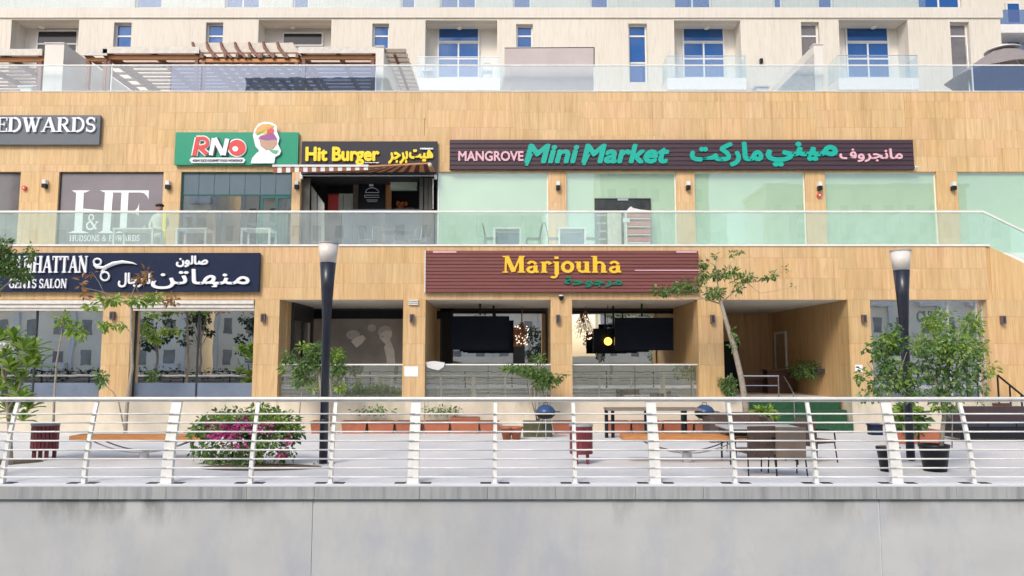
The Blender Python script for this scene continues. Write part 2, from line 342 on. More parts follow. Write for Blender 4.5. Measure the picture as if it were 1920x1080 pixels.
# serif letters drawn from strokes; unit cap height
def arc(cx, cy, rx, ry, a0, a1, n=12): return [(cx + rx * math.cos(rad(a0 + (a1 - a0) * i / n)), cy + ry * math.sin(rad(a0 + (a1 - a0) * i / n))) for i in range(n + 1)]
K, k_ = .17, .075
def srf(x, y, w=.34): return ([(x - w / 2, y), (x + w / 2, y)], .06)
SER = {
 'E': (.66, [([(.17, 0), (.17, 1)], K), ([(.02, .97), (.62, .97)], .06), ([(.17, .52), (.48, .52)], .06), ([(.02, .03), (.64, .03)], .06), ([(.60, 1), (.60, .76)], .05), ([(.62, 0), (.62, .26)], .05), ([(.47, .40), (.47, .64)], .05)]),
 'D': (.80, [([(.17, 0), (.17, 1)], K), ([(.02, .97), (.35, .97)], .06), ([(.02, .03), (.35, .03)], .06), (arc(.33, .5, .36, .47, 90, -90), .13)]),
 'W': (1.08, [([(.14, 1), (.36, 0)], K), ([(.36, .02), (.56, .96)], k_), ([(.50, 1), (.74, 0)], K), ([(.74, .02), (.94, .98)], k_), srf(.14, .97, .3), srf(.52, .97, .3), srf(.94, .97, .26)]),
 'A': (.86, [([(.12, .02), (.42, 1)], k_), ([(.42, 1), (.72, 0)], K), ([(.22, .33), (.60, .33)], .06), srf(.11, .03, .24), srf(.72, .03, .32)]),
 'R': (.80, [([(.17, 0), (.17, 1)], K), ([(.02, .97), (.38, .97)], .06), srf(.17, .03, .32), (arc(.36, .735, .22, .235, 90, -90), .11), ([(.17, .50), (.38, .50)], .06), ([(.36, .50), (.66, .02)], .15), srf(.70, .03, .18)]),
 'S': (.60, [(arc(.30, .74, .20, .23, 25, 255, 14) + arc(.30, .27, .21, .24, 75, -155, 14), .12), ([(.50, .98), (.50, .72)], .05), ([(.08, .02), (.08, .30)], .05)]),
 'M': (1.02, [([(.14, 0), (.16, 1)], k_), ([(.18, 1), (.50, .05)], K), ([(.50, .05), (.80, 1)], k_), ([(.84, 0), (.84, 1)], K), srf(.13, .03, .26), srf(.14, .97, .26), srf(.84, .03, .34), srf(.88, .97, .24)]),
 'N': (.86, [([(.16, 0), (.16, 1)], k_), ([(.18, 1), (.70, .0)], K), ([(.72, 0), (.72, 1)], k_), srf(.15, .03, .26), srf(.14, .97, .24), srf(.72, .97, .26)]),
 'H': (.90, [([(.18, 0), (.18, 1)], K), ([(.70, 0), (.70, 1)], K), ([(.18, .52), (.70, .52)], .06), srf(.18, .03), srf(.18, .97), srf(.70, .03), srf(.70, .97)]),
 'T': (.74, [([(.36, 0), (.36, 1)], K), ([(.02, .96), (.70, .96)], .07), ([(.04, 1), (.04, .76)], .05), ([(.68, 1), (.68, .76)], .05), srf(.36, .03)]),
 'G': (.80, [(arc(.42, .5, .32, .46, 40, 330, 22), .13), ([(.66, .42), (.66, .04)], .13), srf(.64, .44, .30)]),
 'L': (.66, [([(.17, 0), (.17, 1)], K), srf(.17, .97), ([(.02, .03), (.62, .03)], .06), ([(.60, 0), (.60, .26)], .05)]),
 'O': (.84, [(arc(.41, .5, .31, .46, 0, 360, 28), .13)]),
 'U': (.86, [([(.17, 1), (.17, .35)], K), (arc(.43, .33, .26, .28, 180, 360, 14), .10), ([(.69, .33), (.69, 1)], k_), srf(.17, .97), srf(.69, .97, .24)]),
 '&': (.90, [(arc(.36, .78, .15, .18, -60, 240, 16), .08), ([(.27, .63), (.72, .05)], .13), (arc(.34, .27, .24, .24, 110, 330, 14), .10), ([(.55, .16), (.76, .50)], .06), srf(.76, .5, .2)]),
 ' ': (.4, []),
 'a': (.66, [([(.44, .05), (.44, .44)], .15), (arc(.28, .45, .17, .20, 10, 160), .11), (arc(.27, .18, .16, .15, 90, 330), .12), ([(.27, .33), (.44, .36)], .07), ([(.44, .04), (.58, .06)], .09)]),
 'r': (.52, [([(.16, 0), (.16, .66)], .16), srf(.16, .03, .30), srf(.10, .62, .18), (arc(.32, .46, .13, .17, 170, 40), .11), ([(.40, .58), (.44, .50)], .14)]),
 'j': (.36, [([(.20, .66), (.20, -.12)], .16), (arc(.06, -.12, .14, .17, 0, -140), .10), srf(.13, .63, .2), ([(.19, .82), (.19, .97)], .15)]),
 'o': (.66, [(arc(.32, .34, .21, .28, 0, 360, 22), .14)]),
 'u': (.72, [([(.15, .66), (.15, .24)], .16), (arc(.33, .22, .18, .17, 180, 330), .11), ([(.51, 0), (.51, .66)], .16), srf(.09, .63, .2), srf(.45, .63, .2), srf(.57, .03, .22)]),
 'h': (.72, [([(.15, 0), (.15, 1)], .16), srf(.15, .03, .28), srf(.09, .97, .2), (arc(.34, .42, .18, .20, 170, 0), .11), ([(.52, .45), (.52, 0)], .16), srf(.54, .03, .28)]),
}
def ribbon(mb, pts, w, fx, y0, y1):
    n = len(pts); L = []; Rr = []
    closed = n > 3 and abs(pts[0][0] - pts[-1][0]) < 1e-6 and abs(pts[0][1] - pts[-1][1]) < 1e-6
    for i in range(n):
        a = pts[i - 1] if i > 0 else (pts[-2] if closed else pts[0]); b = pts[i + 1] if i < n - 1 else (pts[1] if closed else pts[-1])
        dx, dz = b[0] - a[0], b[1] - a[1]; q = math.hypot(dx, dz) or 1; nx, nz = -dz / q * w / 2, dx / q * w / 2
        L.append(fx((pts[i][0] + nx, pts[i][1] + nz))); Rr.append(fx((pts[i][0] - nx, pts[i][1] - nz)))
    vs = [(p[0], y0, p[1]) for p in L + Rr] + [(p[0], y1, p[1]) for p in L + Rr]; fs = []; N = 2 * n
    for i in range(n - 1): fs += [(i, n + i, n + i + 1, i + 1), (N + i + 1, N + n + i + 1, N + n + i, N + i), (i + 1, N + i + 1, N + i, i), (n + i, N + n + i, N + n + i + 1, n + i + 1)]
    if not closed: fs += [(0, N, N + n, n), (n - 1, 2 * n - 1, N + 2 * n - 1, N + n - 1)]
    mb.add(vs, fs)
def serif(parent, s, px0, px1, pytop, pybase, Y, mat, depth=.05, name='letter', slant=0, wmul=1.0):
    tot = sum(SER[c][0] for c in s); m = (pytop + pybase) / 2; X0, X1 = XP(px0, Y, m), XP(px1, Y, m); Z0, Z1 = ZP(pybase, Y), ZP(pytop, Y)
    sx = (X1 - X0) / tot; sz = Z1 - Z0; x = 0
    for c in s:
        mb = MB()
        for j, (pts, w) in enumerate(SER[c][1]):
            ribbon(mb, pts, w * wmul, lambda p: (X0 + (x + p[0] + slant * p[1]) * sx, Z0 + p[1] * sz), Y - .0008 * j, Y + depth)
        if mb.v: mb.build(name, mat, parent)
        x += SER[c][0]
A_ = dict(meem_i='\ufee3', meem_m='\ufee4', meem='\ufee1', alef='\ufe8d', alef_f='\ufe8e', reh='\ufead', reh_f='\ufeae', kaf_i='\ufedb', teh_f='\ufe96', teh_m='\ufe98', teh_i='\ufe97',
          yeh_m='\ufef4', noon_i='\ufee7', noon_m='\ufee8', noon='\ufee5', noon_f='\ufee6', yeh_f='\ufef2', heh_i='\ufeeb', heh_m='\ufeec', yeh_i='\ufef3', beh_i='\ufe91', jeem_i='\ufe9f', jeem_m='\ufea0',
          waw='\ufeed', waw_f='\ufeee', feh='\ufed1', feh_f='\ufed2', sad_i='\ufebb', lam_i='\ufedf', lam_f='\ufede', lam='\ufedd', lam_m='\ufee0', hah_i='\ufea3', tehm='\ufe94')
def vis(*names): return ''.join(A_[n] for n in reversed(names))

# ================================================================== THE SETTING
F, U, T, BK = 22.1, 25.3, 31.5, 25.7
zW = ZP(459, F)                    # walkway edge top
zS = ZP(562, F)                    # lower soffit
zT = 0.95                          # terrace floor
zR = ZP(172, U)                    # podium roof edge
zUW = ZP(322, U)                   # top of upper windows
HW = 26
B('ground', plain('earth', (.30, .26, .20), .9), None, -700, 700, -700, 700, -3.3, -3.2, kind='structure')
B('water', plain('canal_water', (.03, .06, .06), .06, var=.1), None, -200, 200, -1.6, 12.0, -3.2, -2.6, kind='structure')
YE = G(960, 912, .06).y
B('promenade_deck', M_DECK, None, -60, 60, YE + .55, 40, -1.2, 0, kind='structure')
B('opposite_deck', M_DECK, None, -90, 90, -24, -1.6, -3.1, 0.35, kind='structure')
# bank wall, coping, curb
rw = thing('retaining_wall', 'pale grey stained concrete canal wall below the white railing', 'wall', (0, YE + .1, -3.2))
joints = [-60, XP(-420, YE + .1), XP(587, YE + .1, 1000), XP(1648, YE + .1, 1000), XP(2600, YE + .1), 60]
for a, b in zip(joints, joints[1:]): B('concrete_panel', M_BANK, rw, a + .012, b - .012, YE + .06, YE + .5, -3.2, ZP(936, YE + .06))
B('backing', M_CURB, rw, -60, 60, YE + .08, YE + .52, -3.2, ZP(938, YE + .06))
x = -24; i = 0
while x < 24:
    w = random.choice([1.1, 1.3, 1.5, 1.7]); B('coping_stone', M_COPE, rw, x + .003, x + w - .003, YE, YE + .54, ZP(936, YE), .055); x += w
B('curb', M_CURB, None, -60, 60, YE - .004, G(960, 897, .06).y, .0555, .075, kind='structure')
B('curb_base', M_CURB, None, -60, 60, YE + .541, G(960, 897, .06).y - .003, -.2, .055, kind='structure')

# ================================================================== PODIUM BUILDING
pod = thing('retail_building', 'two-storey shopping podium clad in honey coloured streaked stone', 'building', (0, F, 0))
# slab + fascia of walkway
xs0, xe = -HW, XP(1855, F, 462)
B('walkway_slab', M_CEIL, pod, -HW, xe, F + .09, U + .4, zS + .003, zW - .02)
B('walkway_slab', M_CEIL, pod, xe + .001, HW, F + 1.5, U + .4, zS + .003, zW - .02)
xz = xe + (zW - .05 - zS) / .5
MB().prism([(xs0, zS), (xz, zS), (xe, zW - .05), (xs0, zW - .05)], F + .03, F + .088).build('fascia_backing', M_STONE2, pod)
B('walkway_coping', M_RAIL, pod, xs0, xe, F - .03, F + .12, zW - .045, zW + .01)
# upper wall backing
upw = [(0, 35), (107, 304), (337, 546), (562, 820), (820, 1028), (1062, 1269), (1303, 1512), (1549, 1759), (1798, 2050)]
upw = [(-200, 35)] + upw[1:]
hsU = [(XP(a, U, 390), XP(b, U, 390), zW - .3, zUW) for a, b in upw]
MB().holes(-HW - 4, HW + 4, zW - .6, zR, U + .03, U + .35, hsU).build('upper_wall', M_STONE, pod)
# ground floor wall: piers
gop = [(-240, 190), (243, 475), (522, 755), (797, 1033), (1073, 1310), (1357, 1593), (1635, 1855)]
hsG = [(XP(a, F, 650), XP(b, F, 650), zT, zS) for a, b in gop]
SH = []
for k, h in enumerate(hsG):
    z0 = 0 if k == 5 else (ZP(748, F) if k in (0, 1, 6) else zT)
    SH.append((h[0], h[1], z0, zS))
# piers as separate stone columns
edges = [(SH[i][1], SH[i + 1][0]) for i in range(len(SH) - 1)]
edges.append((SH[-1][1], SH[-1][1] + 6))
for a, b in edges:
    z = 1.0; hts = [.95, .62, .8, 2]
    for h in hts:
        z2 = min(z + h, zS)
        if z2 - z > .02: B('pier_block', M_STONE2, pod, a, b, F, F + .62, z + .002, z2 - .002)
        z = z2
    B('plinth_block', M_PLANT, pod, a - .0, b + .0, F - .012, F + .6, 0, .998)
# low wall under openings
for k, h in enumerate(SH):
    if k != 5: B('terrace_wall', M_PLANT, pod, h[0] + .004, h[1] - .004, F + .012, F + .3, 0, h[2] - (.0 if k in (0, 1, 6) else .003))
# stone panels (each its own piece): upper band and fascia
cnt = 0
def panel_row(x0, x1, z0, z1, y, ph):
    global cnt
    x = x0 - random.random() * .6
    while x < x1 - .001:
        w = random.choice([.78, .94, 1.1, 1.3]); a, b = max(x, x0), min(x + w, x1)
        if b - a > .05: B('stone_panel', M_STONE, pod, a + .0015, b - .0015, y, y + .028, z0 + .0015, z1 - .0015); cnt += 1
        x += w
zr = [zR - .002]
for h in (.74, .62, .62, .62): zr.append(zr[-1] - h)
zr[-1] = zUW
if zr[-2] - zr[-1] > .9: zr.insert(-1, (zr[-2] + zr[-1]) / 2)
XL, XR = XP(-60, U), XP(1980, U)
def panel_field(x0, x1, zb_, zt2, y):
    x = x0
    while x < x1 - .01:
        w = min(random.choice([2.2, 3.1, 4.0, 5.2]), x1 - x)
        if x1 - x - w < .8: w = x1 - x
        z = zt2; first = random.choice([.34, .5, .66, .74])
        while z > zb_ + .01:
            h = first if z == zt2 else random.choice([.62, .62, .74]); z2 = max(z - h, zb_)
            if z2 - zb_ < .2: z2 = zb_
            panel_row(x, x + w, z2, z, y, 0); z = z2
        x += w
panel_field(XL, XR, zUW, zR - .002, U)
zf = [zW - .05, zW - .72, zW - 1.3, zS]
zf = [z for z in zf[:-1] if z > zS + .15] + [zS]
panel_field(XP(-60, F), XP(1853, F), zS, zW - .05, F)
# upper piers between shop fronts
for a, b in zip(upw, upw[1:]):
    xa, xb = XP(a[1], U, 390), XP(b[0], U, 390)
    if xb - xa > .05:
        z = zW - .02
        for h in (1.1, .9, 2):
            z2 = min(z + h, zUW - .002)
            if z2 - z > .02: B('pier_block', M_STONE, pod, xa, xb, U, U + .028, z + .0015, z2 - .0015)
            z = z2
# roof + inner backing boxes
B('podium_roof', M_CREAMP, pod, -HW - 4, HW + 4, U + .36, T + 8, zR - .5, zR - .06)
B('roof_coping', M_RAIL, pod, -HW - 4, HW + 4, U - .02, U + .34, zR, zR + .025)
B('terrace_floor', plain('terrace_tile', (.60, .56, .50), .5), pod, -HW, XP(1357, F) + .1, F + .62, 29, .3, zT - .004)
B('terrace_floor', plain('terrace_tile', (.60, .56, .50), .5), pod, XP(1610, F), HW, F + .62, 29, .3, zT - .004)
B('soffit', M_CEIL, pod, -HW, HW, F + .62, 29.2, zS, zS + .002)

# sloping walkway end at the right: ramp balustrade and stone below
rgt = MB().prism([(xe + .003, zS), (xz, zS), (xe + .003, zW - .055)], F, F + .029).build('fascia_end_panel', M_STONE, pod)

# ---- upper shop fronts
def frame(mb, x0, x1, z0, z1, w, y0, y1):
    mb.box(x0, x1, y0, y1, z1 - w, z1); mb.box(x0, x1, y0, y1, z0, z0 + w); mb.box(x0, x0 + w, y0, y1, z0 + w, z1 - w); mb.box(x1 - w, x1, y0, y1, z0 + w, z1 - w)
zb = zW - .25
for (a, b), mt in zip(upw, [M_GREYW, None, None, None, M_GREEN, M_GREEN, M_GREEN, M_GREEN, M_GREEN]):
    x0, x1 = XP(a, U, 390), XP(b, U, 390)
    if mt is None: continue
    f = MB(); frame(f, x0, x1, zb, zUW, .04, U + .10, U + .16); wo = f.build('shop_window', M_RAIL if mt is M_GREEN else M_DGREY, pod)
    B('pane', mt, wo, x0 + .04, x1 - .04, U + .125, U + .135, zb + .04, zUW - .04)
    if mt is M_GREEN: B('glass_skin', M_SKIN, wo, x0 + .04, x1 - .04, U + .105, U + .112, zb + .04, zUW - .04)
    if mt is M_GREYW: B('interior', plain('grey_room', (.25, .25, .23), .8), pod, x0, x1, U + .6, U + .65, zb, zUW)
# H&E covered window
x0, x1 = XP(107, U, 390), XP(304, U, 390)
f = MB(); frame(f, x0, x1, zb, zUW, .04, U + .08, U + .14); wo = f.build('shop_window', M_DGREY, pod, label='window covered by a mauve grey sheet with a white monogram')
B('window_film', plain('mauve_film', (.215, .19, .205), .3, var=.12, nscale=.8), wo, x0 + .04, x1 - .04, U + .105, U + .115, zb + .04, zUW - .04)
def PL(pts, Y): return [(P(a, b, Y).x, P(a, b, Y).z) for a, b in pts]
yl = U + .098
mono = thing('window_monogram', 'large white serif H and E with small ampersand on mauve window film', 'lettering', P(200, 437, yl))
h = MB(); h.prism(PL([(143, 360), (157, 360), (154, 434), (139, 434)], yl), yl, yl + .006); h.prism(PL([(134.5, 357), (169, 357), (160, 361), (141, 361)], yl), yl - .001, yl + .006)
h.prism(PL([(127, 437), (137, 433), (156, 433), (168, 437)], yl), yl - .002, yl + .006)
h.prism(PL([(197, 360), (212, 360), (206, 434), (192, 434)], yl), yl, yl + .006); h.prism(PL([(183, 437), (191, 433), (208, 433), (214, 437)], yl), yl - .002, yl + .006)
h.prism(PL([(154, 391), (197, 395), (197, 398), (154, 394)], yl), yl - .003, yl + .006); h.prism(PL([(187, 357), (213, 357), (213, 361), (197, 361)], yl), yl - .004, yl + .006)
h.build('letter', M_LWH, mono)
e = MB(); e.prism(PL([(228, 359), (241, 359), (237, 434), (224, 434)], yl), yl, yl + .006); e.prism(PL([(213.5, 357), (279, 357), (278.5, 374), (276, 368), (270, 362), (262, 361), (213.5, 361)], yl), yl - .001, yl + .006)
e.prism(PL([(238, 397), (252, 396), (258, 390), (261, 381), (260, 405), (255, 400), (238, 400)], yl), yl - .002, yl + .006); e.prism(PL([(215, 437), (224, 433), (262, 433), (272, 422), (268, 437)], yl), yl - .003, yl + .006)
e.build('letter', M_LWH, mono)
serif(mono, '&', 160, 186, 401, 431, yl, M_LWH, .006)
serif(mono, 'HUDSONS & EDWARDS', 130, 262, 441, 452, yl, M_LWH, .006)

# RNO shop front
x0, x1 = XP(337, U, 390), XP(546, U, 390)
f = MB(); frame(f, x0, x1, zb, zUW, .05, U + .08, U + .16); wo = f.build('shop_window', M_TEALF, pod, label='teal framed cafe front with slate panels over the glass')
zq = ZP(363, U)
n = 7
for i in range(n):
    a = x0 + .05 + (x1 - x0 - .1) * i / n; b = x0 + .05 + (x1 - x0 - .1) * (i + 1) / n
    B('slate_panel', M_BLUEP, wo, a + .008, b - .008, U + .10, U + .13, zq, zUW - .05)
B('transom', M_TEALF, wo, x0 + .05, x1 - .05, U + .09, U + .14, zq - .05, zq - .002)
B('pane', M_SHOP, wo, x0 + .05, XP(479, U), U + .12, U + .13, zb + .05, zq - .05)
d0, d1 = XP(481, U), XP(544, U); f = MB(); frame(f, d0, d1, zb, zq - .06, .09, U + .09, U + .15); f.box((d0 + d1) / 2 - .05, (d0 + d1) / 2 + .05, U + .09, U + .15, zb + .09, zq - .15)
dd = f.build('door', M_TEALF, pod); B('pane', M_SHOP, dd, d0 + .09, d1 - .09, U + .12, U + .128, zb + .09, zq - .15)
# cafe interior
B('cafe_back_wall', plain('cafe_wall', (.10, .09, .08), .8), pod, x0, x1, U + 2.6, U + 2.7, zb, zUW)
for px in (371, 398, 420, 452): 
    p = P(px, 372, U + 1.2); t_ = thing('pendant_lamp', 'white pendant lamp hanging inside the teal framed cafe, ' + {371: 'leftmost of four', 398: 'second from the left', 420: 'third from the left', 452: 'nearest the door'}[px], 'lamp', p, 'pendant lamps in the cafe')
    MB().tube([p, p + Vector((0, 0, .8))], .01, 5).build('cord', M_BLACK, t_); MB().lathe([(.05, .02), (.12, -.22), (.115, -.22), (.045, .0)], p, 14).build('lamp_shade', M_WHITE, t_)

# Hit Burger front (open kiosk)
x0, x1 = XP(562, U, 390), XP(820, U, 390)
kb = U + 2.2
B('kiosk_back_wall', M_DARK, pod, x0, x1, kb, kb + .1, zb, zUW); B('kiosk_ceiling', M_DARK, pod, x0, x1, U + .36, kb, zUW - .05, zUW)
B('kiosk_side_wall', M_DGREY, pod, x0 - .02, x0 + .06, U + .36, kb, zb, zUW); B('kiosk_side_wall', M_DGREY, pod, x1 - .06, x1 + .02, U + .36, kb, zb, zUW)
def onback(name, mat, px0, px1, py0, py1, dy, par=pod, th=.06, Y=None, **k):
    Y = (Y or kb) - dy; x0, x1, z0, z1 = R(px0, px1, py0, py1, Y); return B(name, mat, par, x0, x1, Y, Y + th, z0, z1, **k)
onback('kiosk_shutter', plain('olive_shutter', (.09, .085, .07), .6), 566, 580, 335, 460, 2.0)
for a in (786, 795, 803): onback('kiosk_shutter', plain('olive_shutter', (.09, .085, .07), .6), a, a + 7, 333, 460, 1.6)
onback('service_counter', plain('counter_blue', (.16, .20, .25), .4), 640, 790, 392, 470, 1.2, th=.5)
onback('timber_post', M_ORWOOD, 723, 734, 338, 392, .5); onback('grey_post', plain('taupe_panel', (.17, .13, .10), .7), 662, 672, 338, 392, .5)
t_ = thing('menu_board', 'black menu board with a white line drawn burger', 'sign', P(697, 392, kb - .6)); onback('board', M_BLACK, 673, 722, 334, 392, .55, t_)
def tubepx(name, mat, par, pts, Y, r, n=6, **k):
    return MB().tube([P(a, b, Y) for a, b in pts], r, n).build(name, mat, par, **k)
yy = kb - .62
tubepx('burger_drawing', M_LWH, t_, [(685, 361), (687, 356), (692, 353), (697, 352), (703, 353), (708, 356), (711, 361), (685, 361)], yy, .013)
tubepx('burger_drawing', M_LWH, t_, [(683, 366), (711, 366), (711, 370), (683, 370), (684, 366)], yy, .012); tubepx('burger_drawing', M_LWH, t_, [(687, 375), (708, 375), (706, 378), (689, 378)], yy, .013)
onback('mug_mark', M_LWH, 692, 700, 342, 349, .58, t_, .02)
t_ = thing('freezer', 'pale two door freezer inside the burger kiosk', 'freezer', P(648, 392, kb - .5)); onback('body', plain('beige_white', (.55, .54, .47), .5), 632, 665, 363, 400, .45, t_, .4); onback('door_seam', M_DGREY, 643, 644, 365, 399, .452, t_, .01)
t_ = thing('red_cooler', 'small red cooler standing left of the pale freezer', 'cooler', P(625, 392, kb - .4)); onback('body', M_RED, 615, 634, 366, 400, .5, t_, .3); onback('lid', plain('dark_red', (.3, .03, .03), .5), 614, 635, 363, 366, .51, t_, .32)
t_ = thing('hanging_sign', 'pale green box hanging inside the burger kiosk at right', 'sign', P(757, 355, kb - .9)); onback('box', plain('pale_green_box', (.50, .58, .46), .5), 732, 782, 339, 355, .9, t_, .25)
for a in (740, 774): onback('bracket', M_CHROME, a, a + 3, 328, 339, .8, t_, .03)
t_ = thing('fruit_basket', 'orange fruit piled on the kiosk shelf', 'basket', P(753, 392, kb - .4)); mbb = MB()
for i in range(9): mbb.ball(P(746 + random.random() * 16, 380 + random.random() * 8, kb - .5 + random.random() * .1), .07, 6)
mbb.build('fruit', plain('orange_skin', (.5, .14, .02), .5), t_, True); onback('tray', M_WOOD, 742, 775, 389, 392, .5, t_, .3)
t_ = thing('ice_cream_banner', 'slanted white banner leaning inside the kiosk doorway', 'banner', P(590, 390, U + .7))
MB().prism(PL([(584, 348), (608, 382), (608, 460), (583, 460)], U + .7), U + .7, U + .73).build('sheet', plain('banner_white', (.55, .53, .48), .6), t_)
MB().prism(PL([(594, 362), (595.5, 364), (595.5, 460), (594, 460)], U + .69), U + .69, U + .698).build('pole', M_BLACK, t_)

# striped awning over the kiosk
aw = thing('striped_awning', 'brown and white striped awning sagging over the burger kiosk', 'awning', P(680, 320, U - .6))
ya = U - .75
a0, a1 = XP(512, ya, 318), XP(690, ya, 318)
n = 22
for i in range(n):
    xa = a0 + (a1 - a0) * i / n; xb = a0 + (a1 - a0) * (i + 1) / n; m = M_WHITE if i % 2 else plain('awning_brown', (.30, .10, .05), .7)
    zt_ = ZP(313, ya); sl_ = .0
    B('valance_strip', m, aw, xa, xb, ya, ya + .012, ZP(324 - i * .25, ya), zt_)
B('front_bar', M_WHITE, aw, a0 - .02, a1 + .02, ya - .03, ya + .03, ZP(313, ya) + .001, ZP(309, ya))
# canopy strips run from the bar back to the wall
for i in range(24):
    t0, t1 = i / 24, (i + 1) / 24
    m = plain('awning_orange', (.50, .22, .10), .7) if i % 2 else plain('awning_dark', (.10, .03, .02), .7)
    fa, fb = P(640 + 168 * t0, 322 - 15 * t0, ya + .15), P(640 + 168 * t1, 322 - 15 * t1, ya + .15)
    ba, bb = P(560 + 258 * t0, 325, U - .06), P(560 + 258 * t1, 325, U - .06)
    u = Vector((0, 0, .012)); vs = [fa, fb, bb, ba, fa + u, fb + u, bb + u, ba + u]
    MB().add(vs, [(3, 2, 1, 0), (4, 5, 6, 7), (0, 1, 5, 4), (1, 2, 6, 5), (2, 3, 7, 6), (3, 0, 4, 7)]).build('canopy_strip', m, aw)
MB().tube([P(562, 329, U - .05), P(818, 329, U - .05)], .035, 8).build('roller_tube', M_CHROME, aw)
for a in (565, 817):
    f = MB(); f.bar(P(a, 336, U - .05), P(a, 318, U - .05), .09, .09); f.build('bracket', M_WHITE, aw)
MB().tube([P(812, 335, U - .1), P(812, 392, U - .1)], .012, 6).build('crank_pole', M_WHITE, aw)
MB().bar(P(690, 312, ya), P(806, 306, ya + .1), .05, .05).build('front_bar', M_ORWOOD, aw)
f = MB(); f.ball(P(806, 309, ya), .07, 8); f.build('end_cap', plain('cream_plastic', (.7, .65, .5), .5), aw)

# Market: door, fridge
t_ = thing('market_door', 'glazed double door of the mini market with dark shop behind', 'door', P(1168, 458, U))
x0, x1, z0, z1 = R(1115, 1221, 372, 462, U + .11); f = MB(); frame(f, x0, x1, z0, z1, .035, U + .08, U + .12); f.build('frame', M_DGREY, t_)
B('dark_glass', plain('dark_glass', (.05, .055, .055), .08, var=.3, nscale=3), t_, x0 + .035, x1 - .035, U + .10, U + .115, z0 + .035, z1 - .035)
onback('handle', M_CHROME, 1158, 1178, 372, 376, 0, t_, .02, Y=U + .07); onback('rolled_shutter', plain('beige_white', (.55, .54, .47), .5), 1139, 1165, 396, 462, 0, t_, .02, Y=U + .085)
for k in range(4): onback('shelf', plain('sage_shelf', (.28, .33, .27), .5), 1119, 1137, 402 + k * 15, 405 + k * 15, 0, t_, .02, Y=U + .085)
t_ = thing('drinks_rack', 'red and white shelved rack with white cover beside market door', 'rack', P(1196, 458, U - .5)); yf = U - .45
for k in range(4):
    onback('shelf', plain('coral_shelf', (.50, .11, .09), .5), 1177, 1220, 400 + k * 15, 408 + k * 15, 0, t_, .35, Y=yf)
    onback('shelf_edge', M_WHITE, 1177, 1220, 409 + k * 15, 410.5 + k * 15, 0, t_, .36, Y=yf - .01)
onback('side_panel', M_WHITE, 1173, 1176, 396, 460, 0, t_, .4, Y=yf); onback('back_panel', plain('dark_rack', (.12, .07, .06), .6), 1176, 1221, 397, 460, 0, t_, .02, Y=yf + .36)
MB().prism(PL([(1174, 396), (1179, 390), (1183, 387), (1187, 390), (1200, 393), (1221, 395), (1221, 398), (1174, 398)], yf), yf - .01, yf + .4).build('cover', M_WHITE, t_)
onback('price_card', M_WHITE, 1168, 1181, 409, 417, 0, t_, .02, Y=yf - .04)

# ================================================================== WALKWAY BALUSTRADE
wb = thing('walkway_balustrade', 'pale green glass balustrade with white handrail along the upper walkway', 'balustrade', (0, F, zW))
zr0 = ZP(396, F); xb_ = XP(1843, F, 398)
B('handrail', M_RAIL, wb, -HW, xb_, F - .02, F + .04, zr0 - .04, zr0 + .015)
gx = [-HW] + [XP(a, F, 430) for a in (-95, 10, 68, 215, 334, 480, 540, 640, 815, 893, 980, 1152, 1236, 1322, 1495, 1578, 1670, 1755)] + [xb_]
for i, (a, b) in enumerate(zip(gx, gx[1:])):
    B('pane', M_WALKR if 7 <= i <= 8 or i in (5,) else M_WALK, wb, a + .006, b - .006, F + .004, F + .016, zW + .01, zr0 - .04)
dx = HW - xb_; sl_ = .50
MB().add([(xb_, F - .02, zr0 - .04), (HW, F - .02, zr0 - .04 - dx * sl_), (HW, F + .04, zr0 - .04 - dx * sl_), (xb_, F + .04, zr0 - .04), (xb_, F - .02, zr0 + .015), (HW, F - .02, zr0 + .015 - dx * sl_), (HW, F + .04, zr0 + .015 - dx * sl_), (xb_, F + .04, zr0 + .015)],
         [(0, 3, 2, 1), (4, 5, 6, 7), (0, 1, 5, 4), (1, 2, 6, 5), (2, 3, 7, 6), (3, 0, 4, 7)]).build('handrail', M_RAIL, wb)
MB().prism([(xb_ + .005, zW + .01), (xe, zW), (xz + .6, zS), (xz + 1.2, zS), (HW, zr0 - .04 - dx * sl_), (xb_ + .005, zr0 - .045)], F + .004, F + .016).build('pane', M_WALK, wb)

# ================================================================== SIGNS
def signboard(name, label, px0, px1, py0, py1, Y, mat, ribs=0, th=.1, ribmat=None):
    x0, x1, z0, z1 = R(px0, px1, py0, py1, Y); t = thing(name, label, 'sign', ((x0 + x1) / 2, Y, z0))
    B('board', mat, t, x0, x1, Y, Y + th, z0, z1)
    if ribs:
        h = (z1 - z0) / ribs
        for i in range(ribs):
            z = z0 + i * h
            MB().profx([(Y - .003, z + .005), (Y - .003, z + h - .005), (Y - .022, z + h - .02), (Y - .022, z + .012)][::-1], x0 + .01, x1 - .01).build('slat', ribmat or mat, t)
    return t
SU, SF = U - .14, F - .14
s = signboard('shop_sign', 'slate grey sign with raised white serif letters EDWARDS', -190, 187, 216, 271, SU, M_SLATE)
serif(s, 'HUDSONS', -185, -28, 220, 247, SU - .06, M_LWH); serif(s, 'EDWARDS', -8, 180, 220, 247, SU - .06, M_LWH, slant=.0)
s = signboard('shop_sign', 'bright green sign with letters RNO and a burger emblem', 328, 559, 248, 309, SU, M_SGREEN)
yl = SU - .06
def outline(pts, d): 
    cx = sum(p[0] for p in pts) / len(pts); cy = sum(p[1] for p in pts) / len(pts)
    return [(cx + (x - cx) * (1 + d), cy + (y - cy) * (1 + d)) for x, y in pts]
